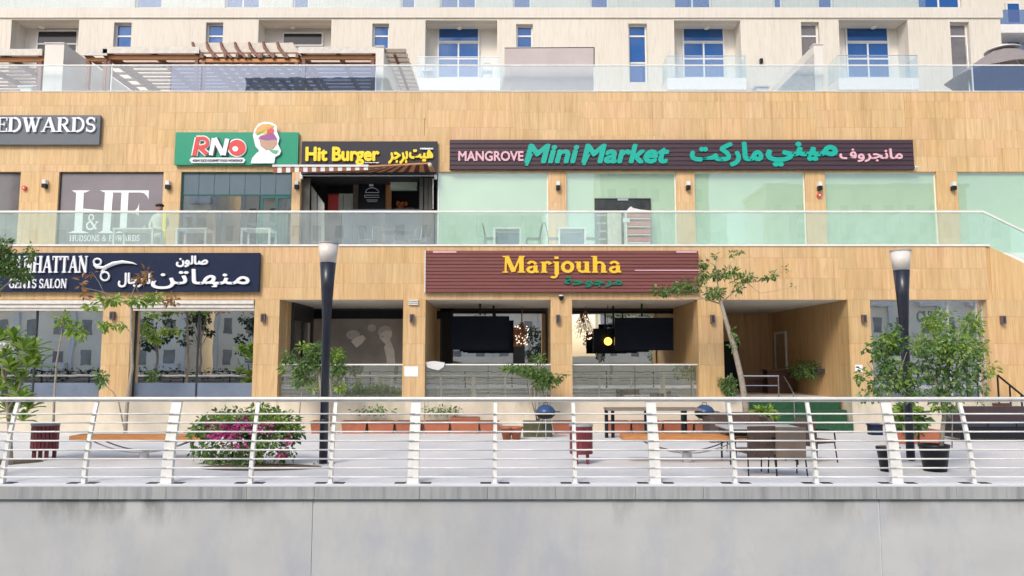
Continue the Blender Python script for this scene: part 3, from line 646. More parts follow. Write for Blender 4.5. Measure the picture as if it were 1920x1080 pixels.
# R N O
def poly(par, name, mat, pts, Y, dp=.05): return MB().prism(PL(pts, Y), Y, Y + dp).build(name, mat, par)
def strokes(par, name, mat, lst, Y, dp=.05):
    mb = MB()
    for j, (pts, w) in enumerate(lst): ribbon(mb, PL(pts, Y), w / 56.0, lambda p: p, Y - .0008 * j, Y + dp)
    return mb.build(name, mat, par)
rstk = [([(371, 258), (364, 292)], 8), (arc(380, 267, 9, 8, -100, 100, 10), 7), ([(368, 259), (382, 259)], 6), ([(374, 276), (388, 289)], 8), ([(366, 274), (382, 275)], 5)]
strokes(s, 'letter', M_LWH, [(p, w + 4) for p, w in rstk], yl); strokes(s, 'letter', M_RED, rstk, yl - .02, .015)
nstk = [([(401, 259), (395, 291)], 8), ([(402, 259), (418, 290)], 9), ([(426, 260), (419, 291)], 8)]
strokes(s, 'letter', M_SIDE, [([(x + 1.5, y + 1) for x, y in p], w + 3) for p, w in nstk], yl); strokes(s, 'letter', M_LWH, nstk, yl - .02, .015)
poly(s, 'letter', M_LWH, arc(444, 277, 18, 17, 0, 350, 28), yl); poly(s, 'letter', M_RED, arc(444.5, 277, 16, 15, 0, 350, 28), yl - .012, .01); poly(s, 'letter', M_LWH, arc(441, 279, 5.5, 5, 0, 340, 14), yl - .022, .008)
poly(s, 'strapline_plate', M_LWH, [(359, 295.5), (456, 295.5), (460, 300), (456, 305.5), (359, 305.5), (355, 300)], yl)
text(s, 'ASIAN SLICE GOURMET FOOD WORKSHOP', 361, 455, 298.5, 303, yl - .01, M_SIDE, .009, 0.003)
# burger emblem
em = [(470, 306), (473, 296), (481, 287), (486, 283), (479, 274), (476, 262), (474, 254), (477, 243), (484, 232), (496, 228), (510, 230), (519, 236), (519, 246), (524, 259), (521, 270), (527, 283), (524, 290), (516, 294), (514, 306)]
poly(s, 'emblem_backing', M_LWH, em, yl - .02, .05)
poly(s, 'bun', plain('bun_orange', (.75, .38, .12), .5), [(478, 250), (482, 239), (492, 233), (505, 232), (516, 237), (503, 240), (488, 247)], yl - .03, .008)
poly(s, 'lettuce', plain('lettuce_green', (.25, .42, .06), .5), [(480, 251), (490, 246), (513, 238), (512, 241), (492, 249), (482, 254)], yl - .032, .010)
poly(s, 'tomato', plain('tomato_red', (.70, .08, .07), .5), [(497, 246), (508, 240), (514, 243), (513, 249), (502, 251)], yl - .034, .008); poly(s, 'cheese', plain('cheese_yellow', (.8, .5, .08), .5), [(493, 249), (501, 242), (500, 251), (495, 254)], yl - .038, .008)
poly(s, 'onion', plain('onion_purple', (.30, .10, .28), .5), [(484, 260), (488, 255), (497, 252), (513, 250), (520, 261), (500, 263)], yl - .036, .008)
poly(s, 'patty', plain('patty_tan', (.52, .33, .24), .7, var=.35, nscale=30), [(486, 261), (519, 261), (519, 271), (512, 279), (499, 281), (489, 274)], yl - .031, .008)
poly(s, 'leaf', plain('mint_leaf', (.12, .42, .22), .5), [(503, 280), (522, 282), (518, 289), (511, 287)], yl - .03, .008)
s = signboard('shop_sign', 'charcoal sign with yellow words Hit Burger in two scripts', 565, 820, 265, 326, SU, M_CHAR)
text(s, 'Hit Burger', 574, 710, 275, 300.5, yl, M_YEL2, .06, .026)
arabic(s, vis('heh_i', 'yeh_m', 'teh_f') , 768, 811, 281, 302, yl, M_YEL2, .022, .06); arabic(s, vis('beh_i', 'reh_f', 'jeem_i', 'reh_f'), 729, 764, 284, 306, yl, M_YEL2, .022, .06)
text(s, 'the best burger', 684, 711, 303.5, 305.5, yl, M_LWH, .02, .004); text(s, 'restaurant', 788, 812, 276, 280, yl, M_LWH, .02, .006)
s = signboard('shop_sign', 'very wide aubergine slatted sign reading MANGROVE Mini Market in two scripts', 843, 1713, 262, 318, SU, M_PURPLE, 7)
text(s, 'MANGROVE', 860, 981, 283, 301, yl, M_PINK, .05, .013)
text(s, 'Mini', 985, 1084, 270, 304, yl, M_TEAL, .06, .042, shear=.22); text(s, 'Market', 1092, 1253, 270, 304, yl, M_TEAL, .06, .042, shear=.22)
poly(s, 'letter_tail', M_TEAL, [(984, 310), (990, 311), (1000, 288), (994, 290)], yl - .004, .05); poly(s, 'letter_tail', M_TEAL, [(1091, 309), (1097, 310), (1108, 288), (1102, 290)], yl - .004, .05)
arabic(s, vis('meem_i', 'alef_f', 'reh', 'kaf_i', 'teh_f'), 1296, 1429, 268, 310, yl, M_TEAL, .045, .06)
arabic(s, vis('meem_i', 'yeh_m', 'noon_m', 'yeh_f'), 1438, 1569, 268, 310, yl, M_TEAL, .045, .06)
arabic(s, vis('meem_i', 'alef_f', 'noon_i', 'jeem_m', 'reh_f', 'waw', 'feh'), 1575, 1692, 279, 303, yl, M_PINK, .014)
p = P(1716, 313, SU); t_ = thing('security_camera', 'small white bullet camera at the corner of the Mini Market sign', 'camera', p); MB().tube([p + Vector((-.04, .1, 0)), p + Vector((.06, -.1, -.03))], .045, 8).build('body', M_WHITE, t_); MB().tube([p + Vector((-.07, .12, 0)), p + Vector((-.07, -.02, 0))], .05, 8).build('mount', M_BLACK, t_)

yl = SF - .06
s = signboard('shop_sign', 'navy barber sign with white letters MANHATTAN and a scissors drawing', -40, 486, 474, 547, SF, M_NAVY)
serif(s, 'MANHATTAN', 4, 164, 480, 511, yl, M_LWH, wmul=1.15); serif(s, 'GENTS', 16, 68, 523, 540, yl, M_LWH); serif(s, 'SALON', 73, 125, 523, 540, yl, M_LWH)
def tp(par, pts, r, name='scissors', mat=M_LWH): MB().tube([P(a, b, yl + .02) for a, b in pts], r, 6).build(name, mat, par)
tp(s, arc(183, 491, 7, 6, 0, 360, 14), .03); tp(s, arc(197, 518, 8, 8, 0, 360, 14), .03)
MB().tube([P(a, b, yl + .01) for a, b in [(176, 496), (182, 501), (195, 502), (212, 494), (230, 491), (248, 493), (257, 496)]], [.03, .05, .05, .055, .05, .03, .005], 6).build('scissors', M_LWH, s)
MB().tube([P(a, b, yl + .03) for a, b in [(190, 511), (197, 503), (208, 497), (222, 494)]], [.03, .05, .05, .02], 6).build('scissors', M_LWH, s)
arabic(s, vis('sad_i', 'alef_f', 'lam_i', 'waw_f', 'noon'), 331, 389, 480, 500, yl, M_LWH, .014)
arabic(s, vis('meem_i', 'noon_m', 'heh_m', 'alef_f', 'teh_i', 'noon_f'), 284, 467, 505, 541, yl, M_LWH, .012)
arabic(s, vis('lam_i', 'lam_m', 'reh_f', 'jeem_i', 'alef_f', 'lam'), 222, 281, 512, 538, yl, M_LWH, .012)
s = signboard('shop_sign', 'maroon ribbed sign with yellow word Marjouha and green Arabic word', 798, 1310, 470, 548, SF, M_MAROONB, 12)
serif(s, 'Marjouha', 942, 1168, 480, 511, yl, M_YEL, .06, wmul=1.2); 
arabic(s, vis('meem_i', 'reh_f', 'jeem_i', 'waw_f', 'hah_i', 'tehm'), 1058, 1166, 519, 538, yl, M_LGREEN, .014)
x0, x1, z0, z1 = R(812, 856, 471, 474, SF); B('small_caption', M_PINK, s, x0, x1, SF - .03, SF - .023, z0, z1); x0, x1, z0, z1 = R(1268, 1306, 471, 474, SF); B('small_caption', M_PINK, s, x0, x1, SF - .03, SF - .023, z0, z1)
x0, x1, z0, z1 = R(1190, 1310, 506, 508, SF); B('light_strip', M_PINK, s, x0, x1, SF - .03, SF - .024, z0, z1); x0, x1, z0, z1 = R(796, 798, 470, 548, SF); B('edge_trim', M_WHITE, s, x0, x1, SF - .02, SF + .1, z0, z1)

# ================================================================== WALL FIXTURES
def fixture(px, py, Y, label, kind):
    p = P(px, py, Y)
    if kind == 'upper':
        t = thing('wall_lamp', label, 'lamp', p, 'wall lamps on the upper piers'); B('body', M_WHITE, t, p.x - .06, p.x + .06, Y - .16, Y - .004, p.z + .0, p.z + .14); B('lens', M_BLACK, t, p.x - .065, p.x + .065, Y - .17, Y - .004, p.z - .14, p.z - .003)
    elif kind == 'lower':
        t = thing('wall_lamp', label, 'lamp', p, 'wall lamps on the lower piers'); f = plain('taupe_metal', (.14, .10, .10), .5)
        B('body', f, t, p.x - .06, p.x + .06, Y - .13, Y - .004, p.z - .12, p.z + .12); B('slot', M_DGREY, t, p.x - .035, p.x + .035, Y - .135, Y - .131, p.z - .09, p.z + .09)
    elif kind == 'bell':
        t = thing('fire_bell', label, 'alarm', p); MB().tube([p + Vector((0, -.08, 0)), p + Vector((0, -.004, 0))], .08, 12).build('bell', M_RED, t); MB().tube([p + Vector((0, -.1, 0)), p + Vector((0, -.081, 0))], .03, 8).build('hub', M_WHITE, t)
    elif kind == 'dome':
        t = thing('dome_camera', label, 'camera', p); MB().lathe([(.07, .05), (.07, 0), (.05, -.05), (.01, -.07)], (p.x, Y - .08, p.z), 12).build('dome', M_BLACK, t); MB().lathe([(.075, .09), (.075, .051)], (p.x, Y - .08, p.z), 12).build('cap', M_WHITE, t)
    return t
for px, py, lb in ((87, 346, 'black and white wall lamp left of the monogram window'), (317, 348, 'black and white wall lamp between monogram window and teal cafe'), (558, 348, 'black and white wall lamp left of the burger kiosk'),
                   (1046, 349, 'black and white wall lamp on pier left of the market door'), (1289, 349, 'black and white wall lamp on pier right of the market door'), (1535, 350, 'black and white wall lamp above the small red alarm'), (1785, 350, 'black and white wall lamp on the rightmost upper pier')):
    fixture(px, py, U, lb, 'upper')
fixture(47, 353, U, 'red fire alarm on the stone pier at far left', 'bell'); fixture(1535, 367, U, 'small red and white alarm under a wall lamp right of the market', 'bell')
for px, py, lb in ((213, 592, 'brown wall lamp on pier between the two salon windows'), (495, 596, 'brown wall lamp on pier right of the salon'), (773, 597, 'brown wall lamp on pier left of the Marjouha bays'),
                   (1046, 598, 'brown wall lamp on pier between the two television bays'), (1335, 598, 'brown wall lamp on pier left of the passage'), (1618, 598, 'brown wall lamp on pier right of the passage'), (1878, 600, 'brown wall lamp on the wall at far right')):
    fixture(px, py, F, lb, 'lower')
fixture(1052, 559, F, 'small dome camera above the pier between television bays', 'dome')
t_ = thing('vent_box', 'white louvred vent at the top of the pier beside the ribbed sign', 'vent', P(775, 570, F))
for k in range(3): x0, x1, z0, z1 = R(766, 784, 562 + k * 3.6, 564.2 + k * 3.6, F - .06); B('slat', M_WHITE, t_, x0, x1, F - .07, F - .004, z0, z1)
for px0, px1, py0, py1, lb in ((758, 784, 687, 706, 'white paper notice on the pier left of Marjouha'), (1603, 1617, 684, 698, 'small white notice on the pier right of the passage')):
    x0, x1, z0, z1 = R(px0, px1, py0, py1, F); t_ = thing('notice', lb, 'notice', (x0, F, z0)); B('sheet', M_LWH, t_, x0, x1, F - .015, F - .004, z0, z1)

# ================================================================== GROUND FLOOR SHOPS
def salon_window(k, label):
    h = SH[k]; y = F + .25; z0 = ZP(750, F); f = MB(); frame(f, h[0], h[1], z0, zS, .05, y, y + .08)
    n = 2 if k == 1 else 3
    for i in range(1, n): x = h[0] + (h[1] - h[0]) * (i / n + .02); f.box(x - .02, x + .02, y, y + .08, z0 + .05, zS - .05)
    w = f.build('shop_window', M_DGREY, pod, label=label); B('pane', M_SALON, w, h[0] + .05, h[1] - .05, y + .035, y + .045, z0 + .05, zS - .05)
    B('frosted_band', plain('frost_blue', (.16, .20, .27), .3, var=.2, nscale=1.2), w, h[0] + .05, h[1] - .05, y + .028, y + .034, z0 + .05, ZP(718, y))
    for j, (a, b) in enumerate(((563, 570), (570.5, 577), (577.5, 582))):
        B('awning_cassette', plain('cassette_cream', (.70, .66, .60), .5), w, h[0] + .02, h[1] - .02, F - .06 + j * .05, F + .2, ZP(b, F), ZP(a, F) - (.004 if j == 0 else 0))
salon_window(0, 'left salon window under a cream blind box'); salon_window(1, 'right salon window under a cream blind box')
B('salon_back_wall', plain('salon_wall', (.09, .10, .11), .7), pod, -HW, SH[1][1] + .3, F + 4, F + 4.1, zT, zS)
# barber chairs + counter inside
bc = thing('barber_chair', 'black barber chair inside the right salon window', 'chair', (XP(385, 24.2), 24.2, zT), 'barber chairs')
MB().box(-.3, .3, -.3, .3, .45, .6).build('seat', M_BLACK, bc, local=True); MB().box(-.28, .28, .2, .34, .6, 1.3).build('backrest', M_BLACK, bc, local=True)
for sgn in (-1, 1): MB().box(sgn * .33 - .04, sgn * .33 + .04, -.25, .25, .72, .8).build('armrest', M_CHROME, bc, local=True)
MB().lathe([(.28, 0), (.26, .05), (.06, .08), (.06, .45)], (0, 0, 0), 16).build('pedestal', M_CHROME, bc, local=True)
dup(bc, (XP(290, 24.4), 24.4, zT), .4, 'black barber chair near the tree trunk side of the salon'); dup(bc, (XP(60, 24.3), 24.3, zT), -.3, 'black barber chair inside the left salon window')
t_ = thing('exercise_table', 'pale grey treatment stand with V shaped arms inside the left salon window', 'stand', (XP(112, 23.3), 23.3, zT)); g_ = plain('pale_blue_metal', (.42, .50, .56), .4)
tubepx('arm', g_, t_, [(80, 675), (105, 697), (143, 697), (153, 668)], 23.3, .04); x0, x1, z0, z1 = R(105, 118, 697, 750, 23.3); B('column', g_, t_, x0, x1, 23.25, 23.4, zT, z1); MB().ball(P(126, 683, 23.35), .12, 10, .8).build('bowl', g_, t_, True)
tubepx('head_rest', M_WHITE, t_, [(150, 679), (153, 667)], 23.25, .05)
t_ = thing('wash_basin', 'white wash basin counter deep in the right salon window', 'basin', (XP(445, 24), 24, zT)); x0, x1, z0, z1 = R(416, 474, 695, 702, 24); B('counter', M_WHITE, t_, x0, x1, 23.9, 24.4, z0, z1); B('cabinet', M_DARK, t_, x0 + .05, x1 - .05, 23.95, 24.38, zT, z0 - .003)
t_ = thing('bottle_stand', 'red and white striped barber pole inside the left salon window', 'barber pole', P(175, 720, 22.9))
for k in range(5): x0, x1, z0, z1 = R(170, 180, 668 + k * 8, 675.5 + k * 8, 22.9); MB().lathe([(.08, 0), (.08, z1 - z0)], ((x0 + x1) / 2, 22.95, z0), 12).build('band', M_RED if k in (2, 3) else M_LWH, t_)

# left alcove
def sideglass(x, y0, y1, name='side_window'):
    f = MB(); f.box(x, x + .08, y0, y1, zS - .55, zS - .004); f.box(x, x + .08, y0, y0 + .08, zT, zS - .55); f.box(x, x + .08, y1 - .08, y1, zT, zS - .55); f.box(x, x + .08, (y0 + y1) / 2 - .05, (y0 + y1) / 2 + .05, zT, zS - .55)
    w = f.build(name, M_DGREY, pod); B('pane', M_SHOP, w, x + .03, x + .04, y0 + .08, y1 - .08, zT, zS - .55)
h = SH[2]
MB().box(h[0] - .1, h[0] + .06, F + .63, BK, zT, zS - .004).build('alcove_wall', M_STONE2, pod); sideglass(h[0] + .065, F + 1.0, BK - .3)
x0, x1 = XP(578, BK), h[1] + 1.2
f = MB(); frame(f, x0, x1, zT, ZP(579, BK), .07, BK, BK + .1); w_ = f.build('shop_window', M_DGREY, pod, label='dark alcove window covered by a grey portrait poster')
B('blind_box', M_BLACK, w_, x0 + .07, x1 - .07, BK - .03, BK + .05, ZP(598, BK), ZP(579, BK) - .07)
t_ = thing('portrait_poster', 'grey window poster showing a pale man in profile', 'poster', P(665, 680, BK))
x0p, x1p, z0p, z1p = R(583, 770, 598, 682, BK); B('sheet', plain('poster_grey', (.38, .35, .34), .35, var=.25, nscale=.9), t_, x0p, x1p, BK - .05, BK - .04, z0p, z1p)
g1 = plain('poster_light', (.93, .91, .88), .4, var=.1); g2 = plain('poster_mid', (.64, .62, .60), .4)
poly(t_, 'print', g1, [(709, 625), (711, 616), (720, 612), (730, 614), (735, 622), (735, 630), (731, 636), (733, 641), (739, 655), (741, 681), (725, 681), (724, 668), (720, 652), (723, 645), (717, 640), (712, 634), (712, 629)], BK - .056, .005)
poly(t_, 'print', g2, [(708, 624), (712, 614), (722, 610), (731, 613), (735, 621), (725, 619), (716, 624), (709, 627)], BK - .062, .004)
poly(t_, 'print', g2, [(714, 631), (719, 629), (720, 632), (715, 633)], BK - .066, .004)
poly(t_, 'print', g2, arc(662, 628, 13, 9, 0, 340, 14), BK - .056, .005); poly(t_, 'print', g1, [(658, 640), (668, 632), (680, 628), (686, 634), (678, 645), (668, 652)], BK - .058, .005); poly(t_, 'print', g2, arc(697, 615, 8, 7, 0, 340, 12), BK - .056, .005)
B('shop_wall_below', M_DARK, pod, x0 + .07, x1 - .07, BK + .02, BK + .06, zT, ZP(598, BK))
# glass balustrades of the bays
def bay_rail(k, label, px_post=()):
    h = SH[k]; t = thing('bay_balustrade', label, 'balustrade', ((h[0] + h[1]) / 2, F + .2, zT), 'glass balustrades of the ground floor bays'); z = ZP(683, F + .2)
    B('handrail', M_RAIL, t, h[0] + .0, h[1] - .0, F + .17, F + .23, z - .03, z + .012); n = 2
    for i in range(n): a = h[0] + (h[1] - h[0]) * i / n; b = h[0] + (h[1] - h[0]) * (i + 1) / n; B('pane', M_TERRG, t, a + .006, b - .006, F + .194, F + .206, zT, z - .032)
for k, (a, b) in enumerate(((532, 540), (551, 561), (566, 571))):
    x0, x1, z0, z1 = R(a, b, 600, 742, 24.4); B('reflection_strip', M_CREAMP, pod, x0, x1, 24.3 + k * .3, 24.36 + k * .3, zT, z1)  # pale strips imitate the bright upright reflections in the side glass
bay_rail(2, 'glass balustrade in front of the portrait poster alcove'); bay_rail(3, 'glass balustrade under the left television'); bay_rail(4, 'glass balustrade under the right television')
# Marjouha bays
h3, h4 = SH[3], SH[4]
B('bay_wall', M_STONE2, pod, h3[0] - .02, XP(826, BK) , BK - .02, BK + .3, zT, zS - .004)
MB().box(h3[0] - .3, h3[0] - .02, F + .63, BK + .3, zT, zS - .004).build('bay_side_wall', M_STONE2, pod)
xb0 = XP(1270, BK); MB().box(xb0, h4[1] + .05, BK - .02, BK + .3, zT, zS - .004).build('bay_wall', M_STONE2, pod); MB().box(h4[1] + .055, h4[1] + .3, F + .63, BK + .3, zT, zS - .004).build('bay_side_wall', M_STONE2, pod)
for a, b, lb in ((826, 1026, 'wide dark restaurant window behind the left television'), (1060, 1268, 'wide dark restaurant window behind the right television')):
    x0, x1 = XP(a, BK), XP(b, BK); f = MB(); frame(f, x0, x1, zT, ZP(579, BK), .07, BK, BK + .1); w_ = f.build('shop_window', M_DGREY, pod, label=lb)
    B('pane', M_SALON, w_, x0 + .07, x1 - .07, BK + .04, BK + .05, zT + .07, ZP(588, BK)); B('blind_box', M_BLACK, w_, x0 + .07, x1 - .07, BK + .03, BK + .06, ZP(588, BK) + .002, ZP(579, BK) - .07)
B('bay_divider', M_STONE2, pod, XP(1027, BK) , XP(1059, BK), BK, BK + .3, zT, zS - .004)
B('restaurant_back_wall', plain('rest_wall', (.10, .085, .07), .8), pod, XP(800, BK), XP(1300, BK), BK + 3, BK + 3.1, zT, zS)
B('bay_lintel', M_STONE2, pod, XP(790, BK), XP(1300, BK), BK + .11, BK + .3, ZP(579, BK), zS - .004)
def tv(px0, px1, py0, py1, Y, label, pole, tilt=.12):
    x0, x1, z0, z1 = R(px0, px1, py0, py1, Y); cx = (x0 + x1) / 2; t = thing('television', label, 'television', (cx, Y, z0), 'televisions hanging in the Marjouha bays')
    MB().add([(x0, Y, z0), (x1, Y, z0), (x1, Y + .08, z0), (x0, Y + .08, z0), (x0, Y - .1, z1), (x1, Y - .1, z1), (x1, Y - .02, z1), (x0, Y - .02, z1)], [(0, 3, 2, 1), (4, 5, 6, 7), (0, 1, 5, 4), (1, 2, 6, 5), (2, 3, 7, 6), (3, 0, 4, 7)]).build('screen', M_SCREEN, t)
    px = XP(pole, Y, 580); MB().tube([(px, Y + .06, z1 - .2), (px, Y + .06, zS)], .03, 8).build('ceiling_pole', M_BLACK, t); MB().box(px - .2, px + .2, Y - .0, Y + .12, z1 + .002, z1 + .04).build('bracket', M_CHROME, t)
tv(845, 955, 593, 656, 23.6, 'black hanging television in the left restaurant bay', 900); tv(1152, 1262, 596, 657, 23.6, 'black hanging television in the right restaurant bay', 1204)
tv(868, 963, 601, 661, 24.4, 'second screen just behind the left hanging television', 925); tv(1112, 1194, 616, 662, 24.6, 'smaller dark screen behind the right television by yellow lamp', 1150)
p = P(1140, 640, 24.2); t_ = thing('globe_lamp', 'glowing yellow globe lamp left of the right television', 'lamp', p); MB().ball(p, .13, 12).build('globe', plain('lamp_glow', (1, .60, .10), .5, emit=1.6), t_, True); MB().tube([p + Vector((0, 0, .12)), (p.x, p.y, zS)], .008, 5).build('cord', M_BLACK, t_)
def chandelier(px, py, w, h, n, label):
    Y = 25.0; c = P(px, py, Y); t = thing('bulb_chandelier', label, 'lamp', c, 'bulb chandeliers in the Marjouha bays'); mb = MB(); sx = w / 56; sz = h / 56; fr = MB()
    for i in range(n):
        q = c + Vector((jit(sx / 2), jit(.25), jit(sz / 2))); MB().ball(q, .022, 6).build('bulb', plain('bulb_glow', (1, .80, .62), .4, emit=1.1), t, True); fr.tube([q, (c.x + jit(.05), Y, c.z + sz / 2 + .1)], .006, 4)
    fr.tube([(c.x, Y, c.z + sz / 2 + .1), (c.x, Y, zS)], .012, 5); fr.build('frame', plain('copper_wire', (.35, .15, .08), .4), t)
chandelier(979, 628, 26, 36, 26, 'cluster of small bulbs right of the left television'); chandelier(1098, 612, 36, 46, 30, 'cluster of small bulbs left of the yellow globe lamp')
t_ = thing('brick_cabinet', 'small orange brick patterned cabinet beside the left television', 'cabinet', P(972, 660, 25.4)); x0, x1, z0, z1 = R(962, 984, 614, 650, 25.45)
for i in range(6):
    for j in range(3): a = x0 + (x1 - x0) * j / 3; B('brick', plain('brick_orange', (.45, .2, .1), .8, rnd=.4), t_, a + .005, a + (x1 - x0) / 3 - .005, 25.45, 25.6, z0 + (z1 - z0) * i / 6 + .004, z0 + (z1 - z0) * (i + 1) / 6 - .004)
B('stand', M_DGREY, t_, x0, x1, 25.46, 25.6, zT, z0)
# cafe chairs and tables behind terrace balustrades
def metal_chair(name, label, mat, loc, rz, group):
    t = thing(name, label, 'chair', loc, group); t.rotation_euler = (0, 0, rz)
    MB().box(-.22, .22, -.22, .22, .43, .46).build('seat', mat, t, local=True)
    for a, b in ((-.2, -.2), (.2, -.2), (-.2, .2), (.2, .2)): MB().tube([(a, b, .43), (a * 1.15, b * 1.15, 0)], .014, 6).build('leg', mat, t, local=True)
    MB().tube([(-.2, .2, .46), (-.2, .27, .85), (-.12, .30, .95), (.12, .30, .95), (.2, .27, .85), (.2, .2, .46)], .014, 6).build('back_frame', mat, t, local=True)
    for s_ in (-.1, 0, .1): MB().tube([(s_, .21, .46), (s_, .29, .94)], .008, 5).build('spindle', mat, t, local=True)
    return t
def cafe_table(name, label, mat, loc, w, d, h, group, square=True):
    t = thing(name, label, 'table', loc, group)
    if square:
        MB().box(-w / 2, w / 2, -d / 2, d / 2, h - .05, h).build('tabletop', mat, t, local=True)
        for a in (-1, 1):
            for b in (-1, 1): MB().box(a * (w / 2 - .04) - .03, a * (w / 2 - .04) + .03, b * (d / 2 - .04) - .03, b * (d / 2 - .04) + .03, 0, h - .052).build('leg', mat, t, local=True)
    else:
        MB().lathe([(w / 2, h - .03), (w / 2, h)], (0, 0, 0), 24).build('tabletop', mat, t, local=True); MB().lathe([(.04, .03), (.04, h - .032)], (0, 0, 0), 10).build('pedestal', M_WHITE, t, local=True); MB().lathe([(.25, 0), (.22, .028)], (0, 0, 0), 18).build('base', mat, t, local=True)
    return t
gs = plain('gunmetal', (.10, .11, .12), .35, metal=.4)
for px, Y, rz, lb in ((640, 24.2, 2.6, 'x'), ):
    pass
GW = 'white tables on the upper walkway'
for a, b, lb in ((222, 298, 'white open frame table beneath the monogram window'), (338, 396, 'white open frame table left in front of the teal cafe'), (458, 514, 'white open frame table at the teal cafe door')):
    Y = 23.6; x0, x1 = XP(a, Y, 430), XP(b, Y, 430); cafe_table('cafe_table', lb, M_WHITE, ((x0 + x1) / 2, Y, zW - .02), x1 - x0, .7, ZP(427, Y - .35) - zW + .02, GW)
for a, b, lb in ((925, 978, 'white cube table with dark front below the market sign, left one'), (1045, 1098, 'white cube table with dark front just left of the market door')):
    Y = 23.6; x0, x1 = XP(a, Y, 430), XP(b, Y, 430); t_ = cafe_table('cube_table', lb, M_WHITE, ((x0 + x1) / 2, Y, zW - .02), x1 - x0, .6, ZP(426, Y - .3) - zW + .02, GW)
    MB().box(-(x1 - x0) / 2 + .08, (x1 - x0) / 2 - .08, -.2, .2, .1, .62).build('lower_shelf', plain('navy_shelf', (.10, .14, .20), .5), t_, local=True)
GCH = 'bent metal chairs on the upper walkway'
for px, rz, lb in ((922, 1.5, 'dark curved chair left of the first cube table'), (1000, -1.5, 'dark curved chair right of the first cube table'), (1040, 1.5, 'dark curved chair left of the second cube table'), (1108, -1.5, 'dark curved chair between second cube table and market door'),
                   (690, 1.2, 'steel chair leftmost at the round table'), (715, .6, 'steel chair second from left near the round table'), (772, -.9, 'steel chair right of the round table'), (786, -1.4, 'steel chair outermost right by the round table')):
    Y = 23.6 if px > 800 else 24.0; metal_chair('metal_chair', lb, gs if px > 800 else M_CHROME, (XP(px, Y, 430), Y, zW - .02), rz, GCH).scale = (1, 1, 1)
cafe_table('round_table', 'round grey table on white pedestal before the burger kiosk', plain('table_grey', (.25, .27, .3), .4), (XP(740, 23.8, 430), 23.8, zW - .02), 1.0, 1, .72, 'round table', False)
# statue / mannequin by the monogram window
def skin_body(name, joints, edges, radii, mat, parent, local=True):
    me = bpy.data.meshes.new(name); me.from_pydata(joints, edges, []); o = bpy.data.objects.new(name, me); COL.objects.link(o); o.parent = parent; me.materials.append(mat)
    md = o.modifiers.new('skin', 'SKIN'); 
    if not me.skin_vertices: me.skin_vertices.new() if hasattr(me.skin_vertices, 'new') else None
    for i, r in enumerate(radii): me.skin_vertices[0].data[i].radius = (r, r) if isinstance(r, (int, float)) else r
    me.skin_vertices[0].data[0].use_root = True; ss = o.modifiers.new('sub', 'SUBSURF'); ss.levels = 2; ss.render_levels = 2; return o
Y = 24.3; b0 = Vector((XP(299, Y, 420), Y, zW - .02)); t_ = thing('mannequin', 'standing figure in pale coat with black cap at edge of monogram window', 'statue', b0)
lathe_ = MB().lathe([(.20, .0), (.22, .3), (.19, .75), (.21, 1.0), (.23, 1.22), (.20, 1.34), (.07, 1.42), (.055, 1.46)], (0, 0, 0), 20); lathe_.build('coat', plain('pale_coat', (.62, .60, .54), .7), t_, True, True)
for sg in (-1, 1): MB().tube([(sg * .2, 0, 1.3), (sg * .29, -.02, 1.05), (sg * .24, -.14, .85), (sg * .12, -.22, .9)], [.06, .055, .045, .035], 8).build('arm', plain('pale_coat', (.62, .60, .54), .7), t_, True, True)
MB().lathe([(.03, 1.44), (.07, 1.47), (.088, 1.54), (.085, 1.62), (.05, 1.68)], (0, -.01, 0), 16).build('head', plain('tan_skin', (.32, .15, .08), .6), t_, True, True)
MB().lathe([(.06, 1.63), (.13, 1.64), (.14, 1.68), (.10, 1.72), (.02, 1.73)], (-.02, 0, 0), 16).build('cap', M_BLACK, t_, True, True); MB().lathe([(.07, 1.40), (.10, 1.43), (.08, 1.47)], (0, 0, 0), 14).build('scarf', M_YEL2, t_, True, True)
x0, x1, z0, z1 = R(305, 311, 396, 423, 24.1); B('yellow_board', M_YEL2, None, x0, x1, 24.1, 24.13, zW - .02, z1, label='narrow yellow board standing right of the figure with black cap', cat='board')

# ================================================================== PASSAGE
h = SH[5]; PB = 28.6
x0, x1 = h[0], h[1]
B('passage_side_wall', M_STONE, pod, x1, x1 + .4, F + .625, PB + .3, 0, zS - .004)
B('passage_back_wall', M_STONE, pod, x0 - .6, x1 + .4, PB, PB + .3, .3, zS - .004)
B('passage_floor', plain('terrace_tile', (.60, .56, .50), .5), pod, x0 - .3, x1 - .003, F + 1.3, PB, .0, zT)
xd0, xd1, z0, z1 = R(1352, 1385, 640, 745, PB); t_ = thing('passage_door', 'dark open doorway at left of the passage back wall', 'door', (xd0, PB, zT)); B('leaf', M_BLACK, t_, xd0, xd1, PB - .04, PB - .004, zT, z1); B('frame', M_STONE2, t_, xd1, xd1 + .12, PB - .06, PB - .004, zT, z1 + .1)
# white framed door on side wall
yd0, yd1 = 27.2, 28.2; t_ = thing('side_door', 'narrow beige door with pale frame deep on the passage right wall', 'door', (x1, 27.7, zT)); B('leaf', plain('beige_door', (.45, .33, .22), .5), t_, x1 - .03, x1 - .004, yd0, yd1, zT, zT + 2.1)
f = MB(); f.box(x1 - .06, x1 - .003, yd0 - .08, yd0, zT, zT + 2.2); f.box(x1 - .06, x1 - .003, yd1, yd1 + .08, zT, zT + 2.2); f.box(x1 - .06, x1 - .003, yd0, yd1, zT + 2.1, zT + 2.2); f.build('frame', M_RAIL, t_)
